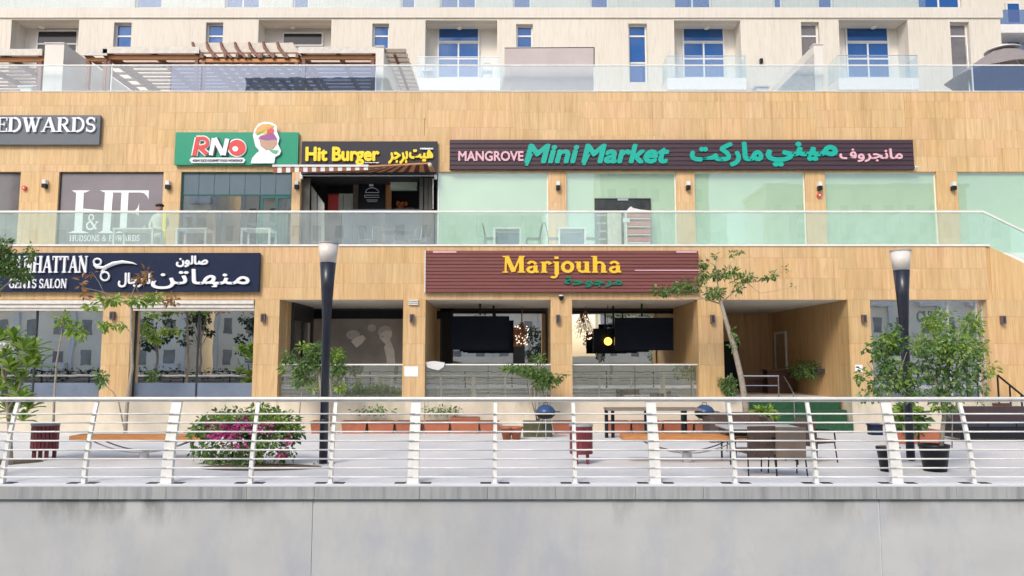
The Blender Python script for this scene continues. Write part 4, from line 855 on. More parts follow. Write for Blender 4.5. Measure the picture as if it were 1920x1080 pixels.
# steps
xs_, xq = XP(1462, F), x1 - .004
st = thing('carpeted_steps', 'three wide steps covered in green artificial turf leading into the passage', 'steps', ((xs_ + xq) / 2, F + .5, 0))
for k in range(3): B('step', M_GCARP, st, x0 + .6, xq - .05 + (.12 if k == 0 else 0) * 0, F - .15 + k * .40, F + 1.298, k * .31 + .003, (k + 1) * .31)
B('stair_cheek', M_PLANT, pod, x0 + .004, x0 + .596, F + .1, F + 1.29, 0, zT)
# steel rail
t_ = thing('steel_handrail', 'low steel rail with sloping end beside the passage steps', 'railing', P(1440, 748, 23.2)); Y = 23.2
tubepx('top_rail', M_CHROME, t_, [(1392, 705), (1460, 705)], Y, .025, 8); tubepx('mid_rail', M_CHROME, t_, [(1392, 723), (1458, 723)], Y, .016, 8)
for a in (1394, 1459): MB().tube([P(a, 705, Y), (P(a, 705, Y).x, Y, .94)], .022, 8).build('post', M_CHROME, t_)
MB().tube([P(1470, 706, 23.6), P(1488, 737, 22.2), (P(1488, 737, 22.2).x, 22.2, .3)], .022, 8).build('sloping_rail', M_CHROME, t_)
t_ = thing('reception_stand', 'dark brown wooden stand at the back of the passage', 'cabinet', P(1470, 745, 26)); x0_, x1_, z0, z1 = R(1440, 1486, 695, 750, 26); B('body', plain('dark_wood', (.09, .035, .025), .5), t_, x0_, x1_, 26, 26.5, zT, z1); B('top', M_WOOD, t_, x0_ - .05, x1_ + .05, 25.95, 26.55, z1 + .001, z1 + .05)
x0_, x1_, z0, z1 = R(1398, 1436, 712, 750, 26.5); t_ = thing('low_cabinet', 'low brown cabinet behind the steel rail', 'cabinet', (x0_, 26.5, zT)); B('body', plain('dark_wood', (.09, .035, .025), .5), t_, x0_, x1_, 26.5, 26.9, zT, z1); B('top', M_WOOD, t_, x0_ - .03, x1_ + .03, 26.45, 26.93, z1 + .001, z1 + .04)

# right-hand window
h = SH[6]; y = F + .2; f = MB(); frame(f, h[0], h[1], ZP(750, F), zS, .05, y, y + .08)
for px in (1782, 1836): f.box(XP(px, F) - .025, XP(px, F) + .025, y, y + .08, ZP(750, F) + .05, zS - .05)
w_ = f.build('shop_window', M_RAILG, pod, label='tall blue glass window behind the leafy trees at right'); B('pane', M_SALON, w_, h[0] + .05, h[1] - .05, y + .035, y + .045, ZP(750, F) + .05, zS - .05)
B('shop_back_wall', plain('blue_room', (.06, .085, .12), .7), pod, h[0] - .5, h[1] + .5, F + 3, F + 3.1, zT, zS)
text(w_, 'CHIC', 1720, 1762, 582, 604, y + .02, plain('faint_letter', (.08, .11, .13), .6, spec=.1), .004, .01)
for k in range(5): x0_, x1_, z0, z1 = R(1640, 1680, 568 + k * 10, 572 + k * 10, F + 2.9); B('wall_shelf', plain('pale_shelf', (.5, .55, .58), .5), w_, x0_, x1_, F + 2.7, F + 2.98, z0, z1)
# black stair handrail at right
t_ = thing('black_handrail', 'black metal stair handrail descending at the far right', 'railing', P(1895, 750, F - .5)); Y = F - .5
MB().tube([P(1870, 703, Y), P(1925, 748, Y), P(1960, 776, Y)], .03, 8).build('top_rail', M_BLACK, t_)
for a, b in ((1870, 703), (1893, 722), (1915, 741)): q = P(a, b, Y); MB().tube([q, (q.x, Y, 0)], .025, 8).build('post', M_BLACK, t_)
MB().tube([P(1838, 716, Y + .3), P(1856, 702, Y + .3)], .02, 8).build('stub_rail', M_BLACK, t_)

# ================================================================== TOWER BEHIND
tw = thing('apartment_building', 'cream apartment block with blue windows rising above the roof terrace', 'building', (0, T, zR))
TXR = XP(1878, T, 80); RD = .85
rec = [(18, 145, 37, 165), (483, 620, 37, 165), (797, 932, 38, 168), (1265, 1390, 38, 168), (1575, 1705, 37, 168)]
nar = [(213, 246, 42, 88), (386, 418, 42, 80), (698, 729, 44, 90), (968, 999, 45, 88), (1179, 1214, 44, 154), (1503, 1537, 41, 108), (1784, 1820, 41, 150)]
ZTOP = ZP(-190, T)
def RR(r, Y=T): return R(r[0], r[1], r[2], r[3], Y)
tops = [(255, 305), (423, 488), (550, 580), (752, 779), (825, 893), (962, 996), (1107, 1141), (1263, 1333), (1450, 1466), (1533, 1561), (1720, 1800)]
hl = []
for r in rec: a = RR(r); hl.append((a[0], a[1], a[2], a[3]))
for r in nar: hl.append(RR(r))
for a, b in tops: hl.append(R(a, b, -90, 14, T))
MB().holes(-40, TXR, zR - .5, ZTOP, T, T + .35, hl).build('wall', M_CREAM, tw)
B('side_wall', M_CREAM, tw, TXR - .3, TXR, T + .35, T + 14, zR - .5, ZTOP); B('roof', M_CREAMP, tw, -40, TXR, T, T + 14, ZTOP, ZTOP + .3)
zs1, zs0 = ZP(14, T - .06), ZP(33, T - .06)
B('slab_edge', M_CREAM, tw, -40, TXR + .1, T - .06, T - .004, zs0, zs1)
def win(x0, x1, z0, z1, y, splits, mat=M_BLUEW, vs=(), fw=.07, matf=M_WHITE, par=tw):
    f = MB(); frame(f, x0, x1, z0, z1, fw, y, y + .08)
    for s_ in splits: f.box(x0 + fw, x1 - fw, y, y + .08, s_ - fw / 2, s_ + fw / 2)
    for v, za, zb_ in vs: f.box(v - fw / 2, v + fw / 2, y + .001, y + .079, za, zb_)
    w = f.build('window', matf, par); B('pane', mat, w, x0 + fw, x1 - fw, y + .03, y + .04, z0 + fw, z1 - fw); return w
for i, r in enumerate(rec):
    x0, x1, z0, z1 = RR(r); y = T + RD
    B('recess_back', M_CREAMP, tw, x0 - .3, x1 + .3, y + .085, y + .3, z0 - .3, z1 + .3); B('recess_side', M_CREAMP, tw, x0 - .3, x0 - .002, T + .352, y + .084, z0, z1); B('recess_side', M_CREAMP, tw, x1 + .002, x1 + .3, T + .352, y + .084, z0, z1)
    B('recess_ceiling', M_CREAMP, tw, x0, x1, T + .352, y + .084, z1 + .002, z1 + .2); B('recess_floor', M_CREAMP, tw, x0, x1, T + .352, y + .084, z0 - .2, z0)
    c = P((r[0] + r[1]) / 2 - 3, 45, T + .7); MB().lathe([(.10, 0), (.13, .05), (.13, .07)], (c.x, c.y, z1 - .08), 14).build('ceiling_light', plain('opal', (.9, .85, .7), .4), tw)
def ww(a, b, c, d, y, **k): x0, x1, z0, z1 = R(a, b, c, d, y); return win(x0, x1, z0, z1, y, k.get('s', []), k.get('m', M_BLUEW), k.get('v', ()))
y = T + RD
ww(66, 144, 56, 160, y, s=[ZP(82, y)], m=plain('dark_pane', (.02, .02, .025), .1)); ww(529, 606, 60, 86, y, m=plain('dark_pane', (.02, .02, .025), .1))
for a, b in ((820, 899), (1280, 1359), (1587, 1668)):
    m = (a + b) / 2; x0, x1, z0, z1 = R(a, b, 49, 147, y); zt_ = ZP(78, y); w_ = win(x0, x1, z0, z1, y, [zt_, zt_ - .05, ZP(110, y)], M_BLUEW, [((x0 + x1) / 2, z0 + .07, zt_)])
for r in nar:
    x0, x1, z0, z1 = RR(r); ln = r[3] > 120; grey = r[0] > 1500
    sp_ = [ZP(68, T + .2)] + ([ZP(118, T + .2)] if r[0] == 1179 else [])
    win(x0, x1, z0, z1, T + .2, sp_, M_GREYW if grey else M_BLUEW)
    B('niche_back', M_CREAMP, tw, x0 - .1, x1 + .1, T + .352, T + .4, z0 - .1, z1 + .1)
for a, b in tops: x0, x1, z0, z1 = R(a, b, -90, 14, T); win(x0, x1, z0, z1, T + .12, [], M_BLUEW, [((x0 + x1) / 2, z0 + .07, z1 - .07)] if b - a > 60 else ()); B('niche_back', M_CREAMP, tw, x0 - .1, x1 + .1, T + .352, T + .4, z0 - .1, z1 + .1)
# upper glass band
for a, b in ((-500, 250), (250, 345), (345, 640), (640, 820), (820, 1085), (1085, 1290), (1290, 1445), (1445, 1735)):
    x0, x1, z0, z1 = R(a, b, -35, 14, T - .05); B('upper_balcony_glass', M_ROOFG, tw, x0 + .01, x1 - .01, T - .05, T - .036, zs1 + .003, z1)
# balconies
for (a, b, c, d), lb in (((783, 938, 107, 169), 'balcony'), ((1251, 1399, 105, 168), 'balcony'), ((1572, 1722, 104, 168), 'balcony')):
    yb = T - 1.0; x0, x1, z0, z1 = R(a, b, c, d, yb); zg = ZP(146, yb)
    bl = B('balcony', M_WHITE, tw, x0, x1, yb, T - .003, z0, zg - .002); 
    for p0, p1 in ((x0, (x0 + x1) / 2 - .01), ((x0 + x1) / 2 + .01, x1)): B('glass_front', M_ROOFG, bl, p0, p1, yb + .005, yb + .017, zg, z1)
    for xx in (x0, x1 - .012): B('glass_side', M_ROOFG, bl, xx, xx + .012, yb + .02, T - .003, zg, z1)
    B('handrail', M_CHROME, bl, x0, x1, yb - .005, yb + .027, z1, z1 + .02)
for px, lb in ((953, 'x'),): pass
for (a, lb) in ((803, 'white balcony chair at the left of the middle balcony'), (913, 'white balcony chair at the right of the middle balcony')):
    Y = T - .5; q = P(a, 146, Y); metal_chair('balcony_chair', lb, M_CHROME, (q.x, Y, ZP(146, T - 1.0)), 0, 'chairs on the balcony')
# neighbouring building at right edge
nb = thing('apartment_building', 'pale neighbouring block with rounded blue glass balconies at far right edge', 'building', (XP(1930, 36), 36, zR))
B('wall', M_CREAM, nb, XP(1860, 36), XP(2400, 36), 37.2, 44, zR - 1, ZTOP)
for py in (18, 83, 150):
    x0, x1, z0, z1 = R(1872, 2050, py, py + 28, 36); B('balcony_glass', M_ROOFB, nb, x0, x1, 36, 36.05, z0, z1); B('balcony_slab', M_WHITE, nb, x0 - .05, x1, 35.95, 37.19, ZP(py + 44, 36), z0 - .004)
    x0, x1, z0, z1 = R(1885, 1912, py - 12, py + 28, 37.2); win(x0, x1, z0, z1, 37.1, [], M_BLUEW, par=nb)

# ================================================================== ROOF TERRACE
YB = U + .1
rb = thing('roof_balustrade', 'glass balustrade with slim pale handrail along the podium roof edge', 'balustrade', (0, YB, zR + .02))
zt1 = ZP(123, YB); RX = [-420, -150, 78, 103, 208, 320, 378, 573, 704, 790, 882, 960, 1114, 1143, 1206, 1400, 1440, 1538, 1710, 1825, 2000, 2300]
for i, (a, b) in enumerate(zip(RX, RX[1:])):
    m = M_ROOFB if a in (320, 378, 573, 1825) else M_ROOFG  # tinted panes carry a painted sky reflection
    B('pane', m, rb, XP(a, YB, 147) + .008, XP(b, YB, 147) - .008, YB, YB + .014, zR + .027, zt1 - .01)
B('handrail', M_RAIL, rb, -HW, HW, YB - .02, YB + .035, zt1 - .008, zt1 + .03)
for px in (208, 704, 1114, 1825): B('post', M_RAIL, rb, XP(px, YB, 147) - .02, XP(px, YB, 147) + .02, YB + .016, YB + .05, zR + .027, zt1 - .01)
# partition fins
def fin(px0, px1, pyt, label):
    Y0 = YB + .3; x0, x1, z0, z1 = R(px0, px1, pyt, 172, Y0); t = thing('partition_wall', label, 'wall', ((x0 + x1) / 2, Y0, zR))
    B('wall_leaf', M_CREAMP, t, x0, x1, Y0, T - .01, zR - .05, z1); B('cap', M_CREAM, t, x0 - .02, x1 + .02, Y0 - .03, Y0 + .3, z1 + .001, z1 + .04)
fin(82, 118, 82, 'tall cream partition fin at the left end of the roof terrace'); fin(704, 719, 88, 'slim cream partition fin at the right end of the pergolas'); fin(1527, 1544, 84, 'cream partition fin right of the fourth balcony')
# fabric privacy screen
t_ = thing('privacy_screen', 'pinkish grey fabric privacy screen behind the roof glass', 'screen', P(1030, 172, YB + .4)); Y = YB + .35
MB().prism(PL([(946, 91), (1113, 90), (1113, 176), (938, 176), (946, 140)], Y), Y, Y + .03).build('fabric', plain('taupe_fabric', (.50, .43, .41), .9, var=.08, nscale=1), t_)
tubepx('frame_post', M_DGREY, t_, [(1114, 89), (1114, 176)], Y, .02); tubepx('frame_rail', M_DGREY, t_, [(946, 90), (1114, 89)], Y, .015)
t_ = thing('privacy_screen', 'grey triangle painted in for the shaded side of the right partition fin', 'screen', P(1500, 172, YB + .4)); 
MB().prism(PL([(1453, 174), (1526, 100), (1526, 174)], YB + .25), YB + .25, YB + .27).build('fabric', plain('grey_fin_shade', (.42, .40, .38), .9), t_)  # grey sheet imitates the shaded side face of the right fin
# pergolas
def pergola(px0, px1, pyt, label, rafters, slats=13, louver=False):
    Y0, Y1 = YB + .45, T - .8; z = ZP(pyt + 10, Y0); x0, x1 = XP(px0, Y0, pyt), XP(px1, Y0, pyt); t = thing('pergola', label, 'pergola', ((x0 + x1) / 2, Y0, zR), 'timber pergolas on the roof terrace')
    for i in range(rafters):
        x = x0 + .06 + (x1 - x0 - .12) * i / (rafters - 1)
        MB().add([(x - .05, Y0, z), (x + .05, Y0, z), (x + .05, Y1, z), (x - .05, Y1, z), (x - .05, Y0, z + .18), (x + .05, Y0, z + .18), (x + .05, Y1, z + .18), (x - .05, Y1, z + .18)], [(0, 3, 2, 1), (4, 5, 6, 7), (0, 1, 5, 4), (1, 2, 6, 5), (2, 3, 7, 6), (3, 0, 4, 7)]).build('rafter', M_WOOD, t)
    for i in range(slats):
        y_ = Y0 + .15 + (Y1 - Y0 - .3) * i / (slats - 1); B('slat', M_WOOD, t, x0, x1, y_ - .075, y_ + .075, z + .182, z + .23)
    B('beam', M_ORWOOD, t, x0, x1, Y0 + .1, Y0 + .22, z - .12, z - .002); B('beam', M_WOOD, t, x0, x1, Y1 - .2, Y1 - .08, z - .12, z - .002)
    if not louver: B('fascia', plain('pale_fascia', (.62, .57, .50), .6), t, x0 - .05, x1 + .05, Y0 - .06, Y0 - .02, z + .02, z + .26)
    for x in (x0 + .1, x1 - .1):
        for y_ in (Y0 + .16, Y1 - .14): B('post', M_WOOD, t, x - .06, x + .06, y_ - .06, y_ + .06, zR - .05, z - .122)
    if louver:
        for i in range(7):
            a = 364 + i * 26.5; p0, p1, p2, p3 = P(a, 81, Y0 + .3), P(a + 25, 80, Y0 + .3), P(a + 41, 103, Y0 + .05), P(a + 16, 104, Y0 + .05)
            u = Vector((.0, .05, .03)); vs = [p3, p2, p1, p0, p3 + u, p2 + u, p1 + u, p0 + u]
            MB().add(vs, [(0, 1, 2, 3), (7, 6, 5, 4), (4, 5, 1, 0), (5, 6, 2, 1), (6, 7, 3, 2), (7, 4, 0, 3)]).build('louver', plain('pale_louver', (.50, .44, .36), .6), t)
            MB().tube([P(a - 3, 80, Y0 + .28), P(a, 90, Y0 + .2), P(a + 7, 100, Y0 + .1), P(a + 18, 109, Y0 + .03)], [.05, .07, .07, .05], 6).build('louver_arm', M_WOOD, t)
    return t
pergola(-140, 78, 96, 'brown pergola left of the tall cream fin', 4); pergola(158, 200, 96, 'short brown pergola end just right of the cream fin', 2, 8)
pergola(197, 372, 92, 'timber pergola with pale front board, left of the louvred one', 3); pergola(374, 560, 98, 'middle pergola with tilted pale louvers on top', 9, 12, True); pergola(563, 703, 92, 'timber pergola with pale front board against the slim fin', 3)
t_ = thing('slat_screen', 'ladder of short timber slats fixed to the slim partition fin', 'trellis', P(735, 172, YB + .6))
for i in range(12):
    y_ = YB + .5 + i * .42; x = XP(720, YB + .3, 100); B('slat', plain('grey_timber', (.30, .25, .20), .7), t_, x + .0, x + .75, y_, y_ + .10, ZP(93, YB + .3) - .02, ZP(93, YB + .3) + .12)
B('carrier', M_WOOD, t_, x + .3, x + .38, YB + .45, T - .4, ZP(93, YB + .3) - .12, ZP(93, YB + .3) - .025)
# parasol
Y = 27.5; c = P(1880, 95, Y); t_ = thing('parasol', 'large grey cantilever parasol with white top on the roof at right', 'parasol', (c.x, Y, zR)); zt_ = ZP(84, Y); zl = ZP(117, Y - 1.5)
n = 8; rim = [(c.x + 2.05 * math.cos(2 * math.pi * (k + .5) / n), Y + 1.9 * math.sin(2 * math.pi * (k + .5) / n), zl) for k in range(n)]; ap = (c.x, Y, zt_)
for k in range(n):
    a, b = Vector(rim[k]), Vector(rim[(k + 1) % n]); A = Vector(ap); u = Vector((0, 0, .015)); m = (a + b) / 2 + Vector((0, 0, .04))
    MB().add([A, a, m, b, A + u, a + u, m + u, b + u], [(0, 3, 2), (0, 2, 1), (4, 5, 6), (4, 6, 7), (1, 2, 6, 5), (2, 3, 7, 6)]).build('canopy_panel', plain('taupe_canopy', (.24, .21, .20), .9), t_)
    MB().tube([A - Vector((0, 0, .03)), a - Vector((0, 0, .02))], .015, 5).build('rib', M_CHROME, t_)
MB().lathe([(.62, zt_ - .25), (.60, zt_ - .22), (.02, zt_ + .03)], (c.x, Y, 0), 24).build('top_vent', M_WHITE, t_); MB().tube([(c.x - 1.35, Y, zR), (c.x - 1.35, Y, zt_ + .0)], .035, 8).build('pole', M_CHROME, t_)
# small terrace furniture
for px, lb in ((1430, 'white covered box on the roof terrace by the wall light'), (47, 'white round table on the roof terrace at far left')):
    q = P(px, 160, YB + .6); t_ = thing('terrace_box', lb, 'table', (q.x, q.y, zR)); B('top', M_WHITE, t_, q.x - .28, q.x + .28, q.y, q.y + .5, zR + .45, zR + .5); B('body', M_WHITE, t_, q.x - .2, q.x + .2, q.y + .05, q.y + .45, zR - .05, zR + .449)
q = P(1427, 115, T - .05); t_ = thing('wall_light', 'small black wall light on the cream apartment wall', 'lamp', q); MB().box(q.x - .06, q.x + .06, T - .14, T - .004, q.z - .1, q.z + .1).build('body', M_BLACK, t_)

# ================================================================== PROMENADE RAILING
YP = G(960, 905, .075).y
zc = .075; zt_ = ZP(751, YP + .27)
H = zt_ - zc
def lean(t): return .27 * (t ** 1.7)
rl = thing('promenade_railing', 'long ivory metal railing with leaning posts along the canal edge', 'railing', (0, YP, zc))
big = [313, 775, 1228, 1681]; small = [5, 158, 470, 620, 928, 1078, 1378, 1530, 1825]; big += [-160, 2140]; small += [-310, 1985]
PX = []
for px in big + small:
    isb = px in big; x = XP(px, YP, 903); w = .185 if isb else .066; d0, d1 = (.10, .05) if isb else (.08, .045); pts = []
    N = 8; vs = []; fs = []
    for i in range(N + 1):
        t = i / N; z = zc + H * t * .985; y = YP + lean(t); ww_ = (w * (1 - .12 * t)) / 2; dd_ = d0 + (d1 - d0) * t
        vs += [(x - ww_, y - dd_ / 2, z), (x + ww_, y - dd_ / 2, z), (x + ww_, y + dd_ / 2, z), (x - ww_, y + dd_ / 2, z)]
    for i in range(N):
        for k in range(4): fs.append((i * 4 + k, i * 4 + (k + 1) % 4, i * 4 + 4 + (k + 1) % 4, i * 4 + 4 + k))
    fs += [(3, 2, 1, 0), (N * 4, N * 4 + 1, N * 4 + 2, N * 4 + 3)]
    pb = MB().add(vs, fs).build('post', M_RAIL, rl); PX.append(x)
    for sg in (-1, 1): B('base_slot', M_BLACK, rl, x + sg * (.21 if isb else .15) - .09, x + sg * (.21 if isb else .15) + .09, YP - .11, YP + .05, zc - .004, zc + .004)
XE = sorted(PX)
MB().profx([(YP + .27 + .042 * math.cos(a), zt_ + .028 + .033 * math.sin(a)) for a in [2 * math.pi * k / 12 for k in range(12)]], -HW, HW).build('top_rail', M_RAIL, rl, True)
B('top_rail_flange', M_RAILG, rl, -HW, HW, YP + .235, YP + .305, zt_ - .022, zt_ - .01)
for py in (776, 792.5, 809.5, 826.5, 843.5, 860.5, 877.5, 894.5):
    z = ZP(py, YP + .1); t = (z - zc) / H; z = ZP(py, YP + lean(max(0, t)) - .05); y = YP + lean(max(0, t)) - .045 + .0
    for a, b in zip(XE, XE[1:]): MB().tube([(a, y, z), (b, y, z)], .0135, 8).build('rail', M_RAIL, rl, True)

# ================================================================== STREET LAMPS
def lamp(px, pyb, pyt, label):
    b = G(px, pyb); s_ = thing('street_lamp', label, 'street lamp', b, 'black funnel street lamps')
    Y = b.y; zt = ZP(pyt, Y); zh = ZP(pyt + 38, Y); z2 = ZP(pyt + 150, Y)
    MB().lathe([(.085, 0), (.085, z2 - .0), (.095, z2 + .15), (.125, (z2 + zh) / 2 + .1), (.165, zh)], (0, 0, 0), 20).build('pole', M_NAVYLAMP, s_, True, True)
    MB().lathe([(.165, zh + .003), (.205, zt - .03)], (0, 0, 0), 20).build('glass_head', plain('opal_glass', (.72, .66, .60), .3, var=.03), s_, True, True); MB().lathe([(.215, zt - .028), (.215, zt)], (0, 0, 0), 20).build('cap', plain('cap_grey', (.42, .40, .38), .5), s_, False, True)
    MB().lathe([(.087, .85), (.09, .86), (.09, .9), (.087, .91)], (0, 0, 0), 20).build('collar', M_DGREY, s_, True, True); MB().box(-.2, .2, -.2, .2, .002, .02).build('base_plate', plain('plate_grey', (.45, .45, .45), .5), s_, local=True)
    for a in (-.15, .15):
        for c in (-.15, .15): MB().lathe([(.02, .02), (.02, .06)], (a, c, 0), 6).build('bolt', M_CHROME, s_, local=True)
lamp(606, 871, 455, 'black funnel street lamp in front of the portrait poster'); lamp(1708, 865, 469, 'black funnel street lamp among the leafy trees at right')

# ================================================================== FOLIAGE
def leaves(name, mat, parent, clusters, size, aspect=.45, kind='stuff', fold=True, droop=.3):
    """clusters: (center Vector, radius Vector/float, count)"""
    vs = []; fs = []; rnd = random.random
    for c, r, n in clusters:
        r3 = r if isinstance(r, (tuple, list)) else (r, r, r)
        for _ in range(int(n)):
            while True:
                q = Vector((rnd() * 2 - 1, rnd() * 2 - 1, rnd() * 2 - 1))
                if q.length <= 1: break
            q *= (.55 + .45 * rnd()); p = Vector((c[0] + q.x * r3[0], c[1] + q.y * r3[1], c[2] + q.z * r3[2]))
            d = (q + Vector((rnd() - .5, rnd() - .5, rnd() - .5 - droop)) * 1.3).normalized(); s_ = d.cross(Vector((rnd() - .5, rnd() - .5, rnd() - .1))).normalized()
            L = size * (.4 + 1.15 * rnd()); w = L * aspect / 2; up = s_.cross(d) * w * .5; o = len(vs)
            vs += [tuple(p), tuple(p + d * L * .5 + s_ * w + up), tuple(p + d * L), tuple(p + d * L * .5 - s_ * w + up)]; fs += [(o, o + 1, o + 2), (o, o + 2, o + 3)]
    off = world_of(parent) if parent else Vector(); me = bpy.data.meshes.new(name); me.from_pydata([(v[0] - off.x, v[1] - off.y, v[2] - off.z) for v in vs], [], fs); me.materials.append(mat)
    o = bpy.data.objects.new(name, me); COL.objects.link(o); o.parent = parent; return o
def limbs(t, Y, polys, mat=M_BARK, name='branch'):
    for j, (pts, r0, r1) in enumerate(polys):
        n = len(pts); q = [P(a, b, Y + (dy[0] if dy else 0)) for a, b, *dy in pts]
        MB().tube(q, [r0 + (r1 - r0) * i / (n - 1) for i in range(n)], 7).build('trunk' if j == 0 else name, mat, t, True)
def pc(px, py, Y, r, n): return (P(px, py, Y), r, n)
# slim tree in front of the salon pier
Y = 20.6; t_ = thing('slim_tree', 'slim sparse tree with dry orange leaf tips before the salon', 'tree', G(236, 820)); t_.location = (P(236, 800, Y).x, Y, 0)
limbs(t_, Y, [([(235, 812), (236, 790), (240, 740), (248, 690), (247, 640), (246, 600), (246, 565)], .055, .03), ([(246, 575), (225, 562), (200, 560), (168, 565)], .022, .006), ([(247, 572), (262, 555), (290, 556), (325, 562)], .022, .006),
              ([(246, 570), (250, 545), (262, 520), (275, 512)], .015, .004), ([(225, 562), (195, 548), (160, 540), (148, 530)], .012, .004), ([(246, 625), (232, 610), (215, 607), (185, 612)], .012, .004), ([(200, 560), (186, 530), (172, 510)], .01, .003), ([(262, 556), (254, 535), (240, 520)], .01, .003)])
leaves('crown', M_LEAFY, t_, [pc(205, 562, Y, (.32, .2, .12), 90), pc(255, 562, Y, (.28, .2, .12), 80), pc(285, 560, Y, (.3, .2, .12), 90), pc(170, 575, Y, (.2, .1, .06), 30), pc(200, 610, Y, (.25, .15, .07), 55), pc(228, 608, Y, (.12, .1, .08), 25)], .16)
leaves('dry_leaves', M_LEAFO, t_, [pc(150, 532, Y, (.12, .1, .22), 22), pc(272, 518, Y, (.22, .15, .22), 45), pc(322, 562, Y, (.2, .1, .15), 40), pc(172, 512, Y, (.06, .05, .1), 5), pc(262, 522, Y, (.15, .1, .1), 18), pc(156, 555, Y, (.15, .1, .08), 14)], .15)
# twig tree + sapling
Y = 20.2; t_ = thing('young_tree', 'young tree with two leafy tufts before the left salon window', 'tree', (P(105, 790, Y).x, Y, 0)); limbs(t_, Y, [([(100, 805), (102, 740), (106, 680), (115, 630), (117, 590)], .035, .012), ([(113, 640), (135, 618), (150, 605)], .012, .005), ([(117, 600), (113, 585), (112, 578)], .008, .003)])
leaves('crown', M_LEAFY, t_, [pc(120, 598, Y, (.16, .15, .2), 55), pc(140, 615, Y, (.2, .15, .22), 75), pc(150, 625, Y, (.1, .1, .2), 30)], .17)
Y = 20.9; t_ = thing('sapling', 'small curving sapling with a green tuft at the salon pier foot', 'sapling', (P(222, 790, Y).x, Y, 0)); limbs(t_, Y, [([(232, 800), (222, 752), (212, 735), (200, 725), (192, 715)], .02, .01)]); leaves('crown', M_LEAFD, t_, [pc(191, 708, Y, (.16, .14, .18), 90)], .16)
# plumeria at left edge
Y = 15.3; t_ = thing('plumeria', 'large leaved plumeria with white blossoms at the left edge', 'shrub', (P(10, 850, Y).x, Y, 0)); limbs(t_, Y, [([(20, 872), (18, 800), (12, 740), (5, 690)], .05, .03), ([(15, 770), (35, 730), (45, 700)], .03, .02), ([(12, 740), (-20, 700), (-30, 670)], .03, .02)])
def rosette(par, c, n, L, mat=M_LEAFY):
    vs = []; fs = []
    for i in range(n):
        a = 2 * math.pi * i / n * 2.4 + jit(.2); el = rad(20 + 60 * (i / n)) + jit(.2); d = Vector((math.cos(a) * math.cos(el), math.sin(a) * math.cos(el), math.sin(el))); s_ = d.cross(Vector((0, 0, 1))).normalized(); l_ = L * (.8 + .4 * random.random()); pts = []
        for k, (u, w) in enumerate(((0, .02), (.25, .09), (.55, .13), (.8, .09), (1, .005))):
            m = c + d * l_ * u + Vector((0, 0, -.28 * l_ * u * u)); pts.append((m - s_ * w * l_ * 1.1 + Vector((0, 0, .02)), m, m + s_ * w * l_ * 1.1 + Vector((0, 0, .02))))
        o = len(vs); [vs.extend(map(tuple, p)) for p in pts]
        for k in range(4): b = o + k * 3; fs += [(b, b + 1, b + 4, b + 3), (b + 1, b + 2, b + 5, b + 4)]
    off = world_of(par); me = bpy.data.meshes.new('leaf_rosette'); me.from_pydata([(v[0] - off.x, v[1] - off.y, v[2] - off.z) for v in vs], [], fs); me.materials.append(mat); o = bpy.data.objects.new('leaf_rosette', me); COL.objects.link(o); o.parent = par
for a, b, dy in ((8, 668, 0), (32, 660, .2), (50, 690, -.2), (60, 672, .3), (20, 700, -.3), (-15, 650, 0), (-5, 720, .2), (40, 715, .1), (25, 640, .1), (38, 752, -.2), (10, 760, .1), (55, 768, .3), (-20, 780, 0), (62, 655, -.1), (-10, 680, -.3), (15, 690, -.4), (45, 660, -.35), (30, 735, .3), (0, 640, .2), (68, 690, .1), (-5, 735, -.2), (20, 775, .2), (42, 790, 0)): rosette(t_, P(a, b, Y + dy), 13, .40, M_LEAFY)
leaves('blossoms', M_FLOWW, t_, [pc(6, 645, Y - .3, .08, 18), pc(22, 648, Y - .3, .05, 10), pc(-4, 655, Y - .3, .06, 8)], .07, .8)
Y = 13.6; t_ = thing('leafy_tree', 'soft dark green treetop overlapping the start of the salon sign', 'tree', (P(-30, 880, Y).x, Y, 0)); limbs(t_, Y, [([(-60, 893), (-50, 750), (-40, 620), (-10, 520)], .06, .03), ([(-20, 560), (30, 520), (60, 485)], .02, .008), ([(-10, 520), (5, 480), (10, 450)], .02, .006)], )
leaves('crown', M_LEAF, t_, [pc(-5, 480, Y, (.35, .3, .3), 900), pc(15, 500, Y, (.3, .3, .22), 600), pc(40, 515, Y, (.22, .2, .15), 300), pc(58, 475, Y, (.12, .1, .2), 120), pc(10, 455, Y, (.1, .1, .15), 80), pc(-40, 540, Y, (.4, .3, .3), 700)], .07)
# slanted tree at the passage
Y = 20.3; t_ = thing('slanted_tree', 'leaning pale trunked tree with sparse wide canopy beside the passage', 'tree', (P(1402, 810, Y).x, Y, 0))
limbs(t_, Y, [([(1402, 815), (1398, 760), (1390, 710), (1376, 650), (1362, 605), (1350, 562)], .10, .05), ([(1352, 570), (1320, 560), (1280, 562), (1240, 548)], .02, .006), ([(1352, 565), (1345, 530), (1342, 495), (1345, 478)], .022, .005), ([(1352, 568), (1375, 548), (1400, 530), (1440, 525), (1470, 505)], .022, .004),
              ([(1345, 520), (1365, 500), (1385, 473)], .012, .003), ([(1320, 560), (1290, 545), (1260, 540)], .012, .004), ([(1343, 500), (1325, 488), (1318, 475)], .01, .003), ([(1400, 530), (1425, 550), (1455, 545), (1495, 537)], .01, .002), ([(1375, 645), (1385, 640), (1390, 650)], .01, .004), ([(1350, 565), (1325, 545), (1315, 520)], .014, .004), ([(1440, 525), (1460, 512), (1463, 490)], .006, .002)])
